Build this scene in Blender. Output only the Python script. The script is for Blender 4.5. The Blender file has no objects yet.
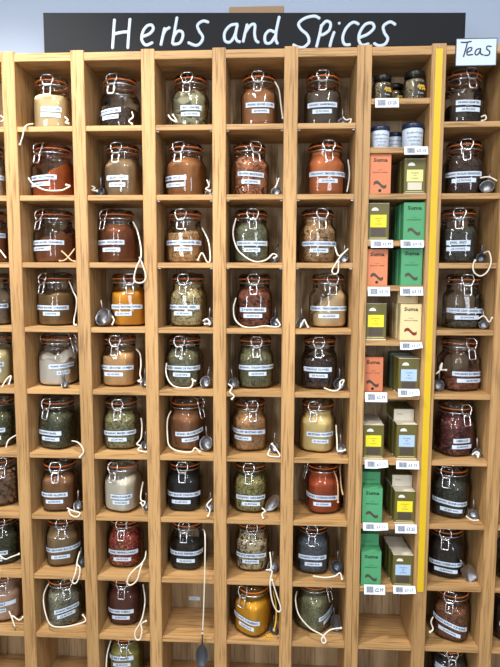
import bpy, bmesh, math, random
from mathutils import Vector, Matrix
PI = math.pi
C = bpy.context.scene.collection
SC = bpy.context.scene

# ---------------------------------------------------------------- camera
cam = bpy.data.cameras.new('camera')
cam.sensor_fit = 'HORIZONTAL'; cam.sensor_width = 36.0
cam.lens = 526.1 / 500 * 36.0
cam.clip_start = .02
cob = bpy.data.objects.new('camera', cam); C.objects.link(cob)
_p, _y, _r = -0.09547346, 0.04906407, -0.00311133
_R = Matrix.Rotation(_y, 3, 'Z') @ Matrix.Rotation(_p, 3, 'X') @ Matrix.Rotation(_r, 3, 'Y')
_M = Matrix(((1, 0, 0), (0, 0, -1), (0, 1, 0)))          # camera axes (x, y up, -z forward) in a y-forward frame
_M4 = (_R @ _M).to_4x4(); _M4.translation = Vector((0.74286519, -1.44096037, 1.47))
cob.matrix_world = _M4
SC.camera = cob

# ---------------------------------------------------------------- world, lights, exposure
wd = bpy.data.worlds.new('world'); SC.world = wd; wd.use_nodes = True
wd.node_tree.nodes['Background'].inputs['Color'].default_value = (.86, .93, 1.0, 1)
wd.node_tree.nodes['Background'].inputs['Strength'].default_value = .42
SC.view_settings.view_transform = 'Standard'; SC.view_settings.look = 'None'
SC.view_settings.gamma = 1; SC.view_settings.exposure = 0.0
SC.view_settings.use_curve_mapping = False

def area(name, loc, target, sx, sy, power, col):
    l = bpy.data.lights.new(name, 'AREA'); l.shape = 'RECTANGLE'; l.size = sx; l.size_y = sy
    l.energy = power; l.color = col
    o = bpy.data.objects.new(name, l); C.objects.link(o); o.location = loc
    d = Vector(target) - Vector(loc)
    o.rotation_euler = d.to_track_quat('-Z', 'Y').to_euler()
    return o
area('ceiling_lamp', (0.25, -1.45, 2.96), (0.25, -1.1, 0), .16, 1.3, 46, (1.0, .95, .86))
area('ceiling_lamp', (1.3, -1.45, 2.96), (1.3, -1.1, 0), .16, 1.3, 34, (1.0, .95, .86))
area('window_light', (-0.9, -3.4, 1.9), (.7, 0, 1.3), .5, 1.5, 46, (.90, .94, 1.0))
area('window_light', (2.0, -3.6, 1.9), (.8, 0, 1.2), .45, 1.5, 30, (.88, .92, 1.0))
def downlight(loc, tgt, power, size, col=(1, .96, .90)):
    l = bpy.data.lights.new('downlight', 'SPOT'); l.energy = power; l.color = col; l.spot_size = math.radians(size); l.spot_blend = .5; l.shadow_soft_size = .05
    o = bpy.data.objects.new('downlight', l); C.objects.link(o); o.location = loc
    o.rotation_euler = (Vector(tgt) - Vector(loc)).to_track_quat('-Z', 'Y').to_euler()
downlight((-.12, -.62, 2.95), (-.10, -.50, 0), 190, 93)

# ---------------------------------------------------------------- helpers
def lin(h):
    h = h.lstrip('#'); v = [int(h[i:i+2], 16) / 255 for i in (0, 2, 4)]
    return tuple(((c + .055) / 1.055) ** 2.4 if c > .04045 else c / 12.92 for c in v) + (1,)

def mat(name, col, rough=.5, metal=0, spec=.5):
    m = bpy.data.materials.new(name); m.use_nodes = True
    b = m.node_tree.nodes['Principled BSDF']
    b.inputs['Base Color'].default_value = col if len(col) == 4 else tuple(col) + (1,)
    b.inputs['Roughness'].default_value = rough; b.inputs['Metallic'].default_value = metal
    b.inputs['Specular IOR Level'].default_value = spec
    return m

def nodes(m): return m.node_tree.nodes, m.node_tree.links

def wood(name, axis, c1, c2, c3):
    m = mat(name, c1, .5, 0, .35); N, L = nodes(m); b = N['Principled BSDF']
    tc = N.new('ShaderNodeTexCoord'); mp = N.new('ShaderNodeMapping')
    sc = [34, 34, 34]; sc[axis] = 1.6
    mp.inputs['Scale'].default_value = sc
    oi = N.new('ShaderNodeObjectInfo'); ad = N.new('ShaderNodeVectorMath'); ad.operation = 'ADD'
    ml = N.new('ShaderNodeMath'); ml.operation = 'MULTIPLY'; ml.inputs[1].default_value = 19
    L.new(oi.outputs['Random'], ml.inputs[0]); L.new(tc.outputs['Object'], mp.inputs['Vector'])
    L.new(mp.outputs['Vector'], ad.inputs[0]); L.new(ml.outputs[0], ad.inputs[1])
    n1 = N.new('ShaderNodeTexNoise'); n1.inputs['Scale'].default_value = 1.0; n1.inputs['Detail'].default_value = 5; n1.inputs['Distortion'].default_value = .5
    n2 = N.new('ShaderNodeTexNoise'); n2.inputs['Scale'].default_value = 5.5; n2.inputs['Detail'].default_value = 3
    L.new(ad.outputs[0], n1.inputs['Vector']); L.new(ad.outputs[0], n2.inputs['Vector'])
    r1 = N.new('ShaderNodeValToRGB'); e = r1.color_ramp.elements
    e[0].position = .30; e[0].color = c2; e[1].position = .70; e[1].color = c1
    L.new(n1.outputs['Fac'], r1.inputs['Fac'])
    r2 = N.new('ShaderNodeValToRGB'); e = r2.color_ramp.elements
    e[0].position = .33; e[0].color = (1, 1, 1, 1); e[1].position = .50; e[1].color = (0, 0, 0, 1)
    L.new(n2.outputs['Fac'], r2.inputs['Fac'])
    mx = N.new('ShaderNodeMix'); mx.data_type = 'RGBA'
    f = N.new('ShaderNodeMath'); f.operation = 'MULTIPLY'; f.inputs[1].default_value = .75
    L.new(r2.outputs['Color'], f.inputs[0]); L.new(f.outputs[0], mx.inputs['Factor'])
    L.new(r1.outputs['Color'], mx.inputs['A']); mx.inputs['B'].default_value = c3
    hs = N.new('ShaderNodeHueSaturation'); mr = N.new('ShaderNodeMapRange')
    mr.inputs['To Min'].default_value = .90; mr.inputs['To Max'].default_value = 1.08
    L.new(oi.outputs['Random'], mr.inputs['Value']); L.new(mr.outputs[0], hs.inputs['Value'])
    L.new(mx.outputs['Result'], hs.inputs['Color']); L.new(hs.outputs['Color'], b.inputs['Base Color'])
    bp = N.new('ShaderNodeBump'); bp.inputs['Strength'].default_value = .08; bp.inputs['Distance'].default_value = .002
    L.new(n2.outputs['Fac'], bp.inputs['Height']); L.new(bp.outputs['Normal'], b.inputs['Normal'])
    return m

WA = (lin('#c19a69'), lin('#aa8455'), lin('#7c5b35'))
M_UP = wood('oak_vertical', 2, *WA)
M_SH = wood('oak_shelf', 0, *WA)
M_BK = wood('oak_back', 2, lin('#b39b79'), lin('#9e8663'), lin('#7c6242'))

def glass_mat(name, tint, edge):
    m = bpy.data.materials.new(name); m.use_nodes = True; N, L = nodes(m); N.clear()
    out = N.new('ShaderNodeOutputMaterial'); mx = N.new('ShaderNodeMixShader')
    tr = N.new('ShaderNodeBsdfTransparent'); gl = N.new('ShaderNodeBsdfGlossy'); gl.inputs['Roughness'].default_value = .03
    lw = N.new('ShaderNodeLayerWeight'); lw.inputs['Blend'].default_value = .5      # a longer path through the wall of the jar near its outline
    cr = N.new('ShaderNodeValToRGB'); e = cr.color_ramp.elements
    e[0].position = .72; e[0].color = tint; e[1].position = 1.0; e[1].color = edge
    fr = N.new('ShaderNodeFresnel'); fr.inputs['IOR'].default_value = 1.55
    nz = N.new('ShaderNodeTexNoise'); nz.inputs['Scale'].default_value = 22; nz.inputs['Detail'].default_value = 1
    bp = N.new('ShaderNodeBump'); bp.inputs['Strength'].default_value = .12; bp.inputs['Distance'].default_value = .01
    tc = N.new('ShaderNodeTexCoord')
    L.new(tc.outputs['Object'], nz.inputs['Vector']); L.new(nz.outputs['Fac'], bp.inputs['Height'])
    L.new(bp.outputs['Normal'], gl.inputs['Normal']); L.new(bp.outputs['Normal'], fr.inputs['Normal'])
    L.new(lw.outputs['Facing'], cr.inputs['Fac']); L.new(cr.outputs['Color'], tr.inputs['Color'])
    L.new(fr.outputs['Fac'], mx.inputs['Fac']); L.new(tr.outputs[0], mx.inputs[1]); L.new(gl.outputs[0], mx.inputs[2])
    L.new(mx.outputs[0], out.inputs['Surface'])
    return m
M_GL = glass_mat('jar_glass', (.965, .965, .965, 1), (.33, .34, .34, 1))
M_LID = glass_mat('lid_glass', (.72, .74, .74, 1), (.22, .24, .24, 1))
M_WIRE = mat('clip_wire', (.86, .88, .92), .24, 1)
M_STEEL = mat('scoop_steel', (.26, .26, .275), .42, 1)
M_DARK = mat('dark_metal', (.09, .10, .12), .35, .6)
M_RUB = mat('orange_rubber', lin('#ea7a34'), .4)
M_LAB = mat('label_paper', lin('#c8d8ec'), .6)
M_INK = mat('label_ink', lin('#27304e'), .6)
M_CORD = mat('cotton_cord', lin('#ddd6c8'), .85)
M_CORDB = mat('beige_cord', lin('#c9a47c'), .85)
M_WALL = mat('wall_paint', lin('#97a6bd'), .8)
M_BLACK = mat('chalkboard_black', lin('#16191e'), .7, 0, .2)
M_CHALK = mat('white_lettering', lin('#bccbdf'), .7)
M_YEL = mat('yellow_tape', lin('#d4b21a'), .5)

_seed = 7
def grain(kind, cols, scale, rough=.8):
    """powder: fine mottling; seeds: small rounded grains; leaf: larger torn flakes."""
    mean = [sum(lin(h)[i] for h in cols) / len(cols) for i in range(3)]; kk = 1.0 if kind == 'powder' else 1.5; gg = 1.42 if kind == 'powder' else 1.75
    def gain(h):
        c = [max(.004, m_ + (v - m_) * kk) for v, m_ in zip(lin(h)[:3], mean)]; g = sum(c) / 3
        dd = {'powder': .02, 'seeds': .14, 'leaf': .26}[kind]; c = [v * (1 - dd) + g * dd for v in c]; c[0] *= 1.02; c[2] *= .95
        c = [v * gg + .008 for v in c]; q = min(1, .84 / max(c))
        return tuple(v * q for v in c) + (1,)
    m = mat(kind, gain(cols[0]), rough, 0, .25); N, L = nodes(m); b = N['Principled BSDF']
    tc = N.new('ShaderNodeTexCoord')
    cr = N.new('ShaderNodeValToRGB'); e = cr.color_ramp.elements
    n = len(cols); e[0].color = gain(cols[0]); e[0].position = .0 if kind != 'powder' else .3
    e[1].color = gain(cols[-1]); e[1].position = 1.0 if kind != 'powder' else .7
    for i in range(1, n - 1):
        q = e.new(i / (n - 1)); q.color = gain(cols[i])
    bp = N.new('ShaderNodeBump'); L.new(bp.outputs['Normal'], b.inputs['Normal'])
    if kind == 'powder':
        nz = N.new('ShaderNodeTexNoise'); nz.inputs['Scale'].default_value = scale; nz.inputs['Detail'].default_value = 6; nz.inputs['Roughness'].default_value = .65
        L.new(tc.outputs['Object'], nz.inputs['Vector']); L.new(nz.outputs['Fac'], cr.inputs['Fac'])
        L.new(nz.outputs['Fac'], bp.inputs['Height']); bp.inputs['Strength'].default_value = .25; bp.inputs['Distance'].default_value = .002
    else:
        v = N.new('ShaderNodeTexVoronoi'); v.inputs['Scale'].default_value = scale * .85; v.inputs['Randomness'].default_value = 1
        mp = N.new('ShaderNodeMapping'); nz = N.new('ShaderNodeTexNoise'); nz.inputs['Scale'].default_value = scale * .25
        ad = N.new('ShaderNodeMix'); ad.data_type = 'VECTOR'; ad.inputs['Factor'].default_value = .02 if kind == 'seeds' else .06
        L.new(tc.outputs['Object'], nz.inputs['Vector']); L.new(tc.outputs['Object'], ad.inputs[4]); L.new(nz.outputs['Color'], ad.inputs[5])
        if kind == 'leaf': mp.inputs['Scale'].default_value = (1, 1, 1.7); mp.inputs['Rotation'].default_value = (.5, .4, .3)
        L.new(ad.outputs[1], mp.inputs['Vector']); L.new(mp.outputs['Vector'], v.inputs['Vector'])
        sp = N.new('ShaderNodeSeparateColor'); L.new(v.outputs['Color'], sp.inputs['Color'])
        L.new(sp.outputs[0], cr.inputs['Fac'])
        iv = N.new('ShaderNodeMath'); iv.operation = 'MULTIPLY'; iv.inputs[1].default_value = -1
        L.new(v.outputs['Distance'], iv.inputs[0]); L.new(iv.outputs[0], bp.inputs['Height'])
        bp.inputs['Strength'].default_value = .9; bp.inputs['Distance'].default_value = .004
    L.new(cr.outputs['Color'], b.inputs['Base Color'])
    return m

def link(name, me, m, parent=None, smooth=False):
    o = bpy.data.objects.new(name, me); C.objects.link(o)
    if m is not None and not me.materials:
        for k in (m if isinstance(m, (list, tuple)) else [m]): me.materials.append(k)
    if parent is not None: o.parent = parent
    if smooth:
        for p in me.polygons: p.use_smooth = True
    return o

def bmo(name, bm, m, parent=None, smooth=False):
    bmesh.ops.recalc_face_normals(bm, faces=bm.faces)
    me = bpy.data.meshes.new(name); bm.to_mesh(me); bm.free()
    return link(name, me, m, parent, smooth)

def thing(name, label, cat, loc, rotz=0, group=None):
    o = bpy.data.objects.new(name, None); o.empty_display_size = .02; C.objects.link(o)
    o.location = loc; o.rotation_euler = (0, 0, rotz)
    return tag(o, label, cat, group)

def tag(o, label, cat, group=None):
    o['label'] = label; o['category'] = cat
    if group: o['group'] = group
    return o

def box(bm, x0, x1, y0, y1, z0, z1, bev=0):
    vs = [bm.verts.new(p) for p in ((x0, y0, z0), (x1, y0, z0), (x1, y1, z0), (x0, y1, z0), (x0, y0, z1), (x1, y0, z1), (x1, y1, z1), (x0, y1, z1))]
    fs = [bm.faces.new([vs[i] for i in f]) for f in ((0, 3, 2, 1), (4, 5, 6, 7), (0, 1, 5, 4), (1, 2, 6, 5), (2, 3, 7, 6), (3, 0, 4, 7))]
    if bev:
        es = {e for f in fs for e in f.edges}
        bmesh.ops.bevel(bm, geom=list(es), offset=bev, segments=2, affect='EDGES')
    return bm

def bx(name, x0, x1, y0, y1, z0, z1, m, parent=None, bev=.001, off=(0, 0, 0)):
    bm = bmesh.new(); a, b_, c = off
    box(bm, x0 - a, x1 - a, y0 - b_, y1 - b_, z0 - c, z1 - c, bev)
    return bmo(name, bm, m, parent)

def spline(pts, sub=6, closed=False):
    P = [Vector(p) for p in pts]; n = len(P); out = []
    if n < 3 and not closed: return P
    rng = n if closed else n - 1
    for i in range(rng):
        if closed: a, b, c, d = P[(i - 1) % n], P[i], P[(i + 1) % n], P[(i + 2) % n]
        else: a, b, c, d = P[max(i - 1, 0)], P[i], P[i + 1], P[min(i + 2, n - 1)]
        for k in range(sub):
            t = k / sub
            out.append(.5 * ((2 * b) + (c - a) * t + (2 * a - 5 * b + 4 * c - d) * t * t + (3 * b - a - 3 * c + d) * t ** 3))
    if not closed: out.append(P[-1])
    return out

def tube(bm, pts, r, seg=6, closed=False, flat=None):
    """sweep a circle along pts; flat = thickness along Y for brush strokes"""
    n = len(pts); rings = []; up = None
    for i, p in enumerate(pts):
        if closed: t = pts[(i + 1) % n] - pts[(i - 1) % n]
        else: t = pts[min(i + 1, n - 1)] - pts[max(i - 1, 0)]
        if t.length < 1e-9: t = Vector((0, 0, 1))
        t.normalize()
        if flat is not None:
            u = Vector((0, 1, 0)); v = t.cross(u).normalized()
            ring = [bm.verts.new(p + v * math.cos(a) * r + u * math.sin(a) * flat) for a in (2 * PI * k / seg for k in range(seg))]
        else:
            if up is None: up = t.orthogonal().normalized()
            up = (up - t * up.dot(t)); up = up.normalized() if up.length > 1e-6 else t.orthogonal().normalized()
            v = t.cross(up)
            ring = [bm.verts.new(p + (up * math.cos(a) + v * math.sin(a)) * r) for a in (2 * PI * k / seg for k in range(seg))]
        rings.append(ring)
    m = n if closed else n - 1
    for i in range(m):
        A, B = rings[i], rings[(i + 1) % n]
        for k in range(seg): bm.faces.new((A[k], A[(k + 1) % seg], B[(k + 1) % seg], B[k]))
    if not closed:
        if flat is not None:
            for ring, p, s in ((rings[0], pts[0], -1), (rings[-1], pts[-1], 1)):
                q = (pts[1] - pts[0]) if s < 0 else (pts[-1] - pts[-2])
                c = bm.verts.new(p + q.normalized() * s * r * .7)
                for k in range(seg): bm.faces.new((ring[k], ring[(k + 1) % seg], c))
        else:
            bm.faces.new(rings[0]); bm.faces.new(rings[-1])

def blob(bm, c, r, s=(1, 1, 1)):
    M = Matrix.Translation(c) @ Matrix.Diagonal((s[0], s[1], s[2], 1))
    bmesh.ops.create_icosphere(bm, subdivisions=2, radius=r, matrix=M)

def lathe(bm, prof, seg=32, cap0=True, cap1=True, rf=None):
    rings = []
    for z, r in prof:
        rings.append([bm.verts.new((rf(z, a, r) * math.cos(a) if rf else r * math.cos(a), rf(z, a, r) * math.sin(a) if rf else r * math.sin(a), z)) for a in (2 * PI * k / seg for k in range(seg))])
    for A, B in zip(rings, rings[1:]):
        for k in range(seg): bm.faces.new((A[k], A[(k + 1) % seg], B[(k + 1) % seg], B[k]))
    if cap0: bm.faces.new(rings[0][::-1])
    if cap1: bm.faces.new(rings[-1])
    return rings

def text_mesh(txt, height, align='CENTER', squeeze=None, bold=0, fit=None):
    """a flat text as raw vertices (x, z) and faces; squeeze = greatest width"""
    cu = bpy.data.curves.new('t', 'FONT'); cu.body = txt; cu.size = height / .7; cu.align_x = align; cu.resolution_u = 1; cu.offset = bold * height
    o = bpy.data.objects.new('t', cu); C.objects.link(o)
    dg = bpy.context.evaluated_depsgraph_get(); dg.update()
    me = o.evaluated_get(dg).to_mesh()
    V = [(v.co.x, v.co.y) for v in me.vertices]; F = [tuple(p.vertices) for p in me.polygons]
    o.evaluated_get(dg).to_mesh_clear(); bpy.data.objects.remove(o); bpy.data.curves.remove(cu)
    if V:
        w = max(v[0] for v in V) - min(v[0] for v in V)
        if fit: V = [(x * fit / w, y) for x, y in V]
        elif squeeze and w > squeeze: V = [(x * squeeze / w, y) for x, y in V]
    return V, F

# ================================================================ the setting
def struct(o): o['kind'] = 'structure'; return o
struct(bx('wall_back', -3.2, 4.6, .162, .262, 0, 3.0, M_WALL, bev=0))
M_FLOOR = mat('floor_vinyl', lin('#8d8577'), .5)
struct(bx('floor', -3.2, 4.6, -4.2, .262, -.05, 0, M_FLOOR, bev=0))
M_CEIL = mat('ceiling_paint', lin('#d9dcdf'), .8)
struct(bx('ceiling', -3.2, 4.6, -4.2, .262, 3.0, 3.05, M_CEIL, bev=0))

# ---------------------------------------------------------------- shelving
XL = [round(.19 * i, 4) for i in range(9)]
S_ROW = [2.0594 - .1825 * i for i in range(12)]            # undersides, common rows
S_ROW = [2.0594, 1.877, 1.6934, 1.511, 1.3306, 1.154, 0.9669, 0.7833, 0.6002, 0.4167, 0.2337, .075]
S_BOX = [2.0594, 1.9376, 1.8132, 1.6934, 1.5701, 1.45, 1.3007, 1.1518, 0.9656, 0.779, 0.5921, 0.416, .2337, .075]
TS = .0145
M_PIN = mat('shelf_pin', (.75, .75, .75), .35, .8)
def unit(name, label, ups, bays, x0, x1):
    root = thing(name, label, 'shelving', (x0, 0, 0), 0, 'pigeonhole shelving units'); off = (x0, 0, 0)
    for a, b in ups: bx('upright', a, b, 0, .15, .0004, 2.0862, M_UP, root, .0012, off)
    for a, b, rows in bays:
        for j, z in enumerate(rows):
            if j == 0: bx('top_board', a, b, .001, .148, z, z + .0215, M_SH, root, .001, off)
            else:
                bx('shelf', a, b, .0025, .149, z, z + TS, M_SH, root, .001, off)
                if 1 <= j <= 3 and len(rows) == 12 and .3 < a < 1.0:
                    for px in (a + .004, b - .004):
                        bm = bmesh.new(); box(bm, px - .004 - x0, px + .004 - x0, .008, .018, z - .0025, z - .0002)
                        bmo('shelf_pin', bm, M_PIN, root)
        bx('plinth', a, b, .02, .035, .0004, .0748, M_UP, root, .001, off)
    bx('back_panel', x0 + .001, x1 - .001, .1502, .156, .02, 2.08, M_BK, root, 0, off)
    return root
ups = [(x, x + .036) for x in (-.38, -.19, 0, .19, .38, .57, .76)] + [(.9493, .968)]
bays = [(ups[i][1], ups[i + 1][0], S_ROW) for i in range(7)]
unit('shelving_unit', 'tall oak pigeonhole shelving filled with clip-top jars under the chalkboard sign', ups, bays, -.38, .968)
ups = [(.9688, .9874), (1.1398, 1.1770), (1.33, 1.366), (1.52, 1.556)]
bays = [(.9874, 1.1398, S_BOX), (1.177, 1.33, S_ROW), (1.366, 1.52, S_ROW)]
unit('shelving_unit', 'oak pigeonhole shelving with boxed teas and a yellow strip down one upright', ups, bays, .9688, 1.556)
tag(bx('edge_strip', 1.1493, 1.1672, -.0016, -.0001, .598, 2.0725, M_YEL, None, .0004), 'long bright yellow strip stuck down the upright beside the boxed teas', 'tape')


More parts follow.
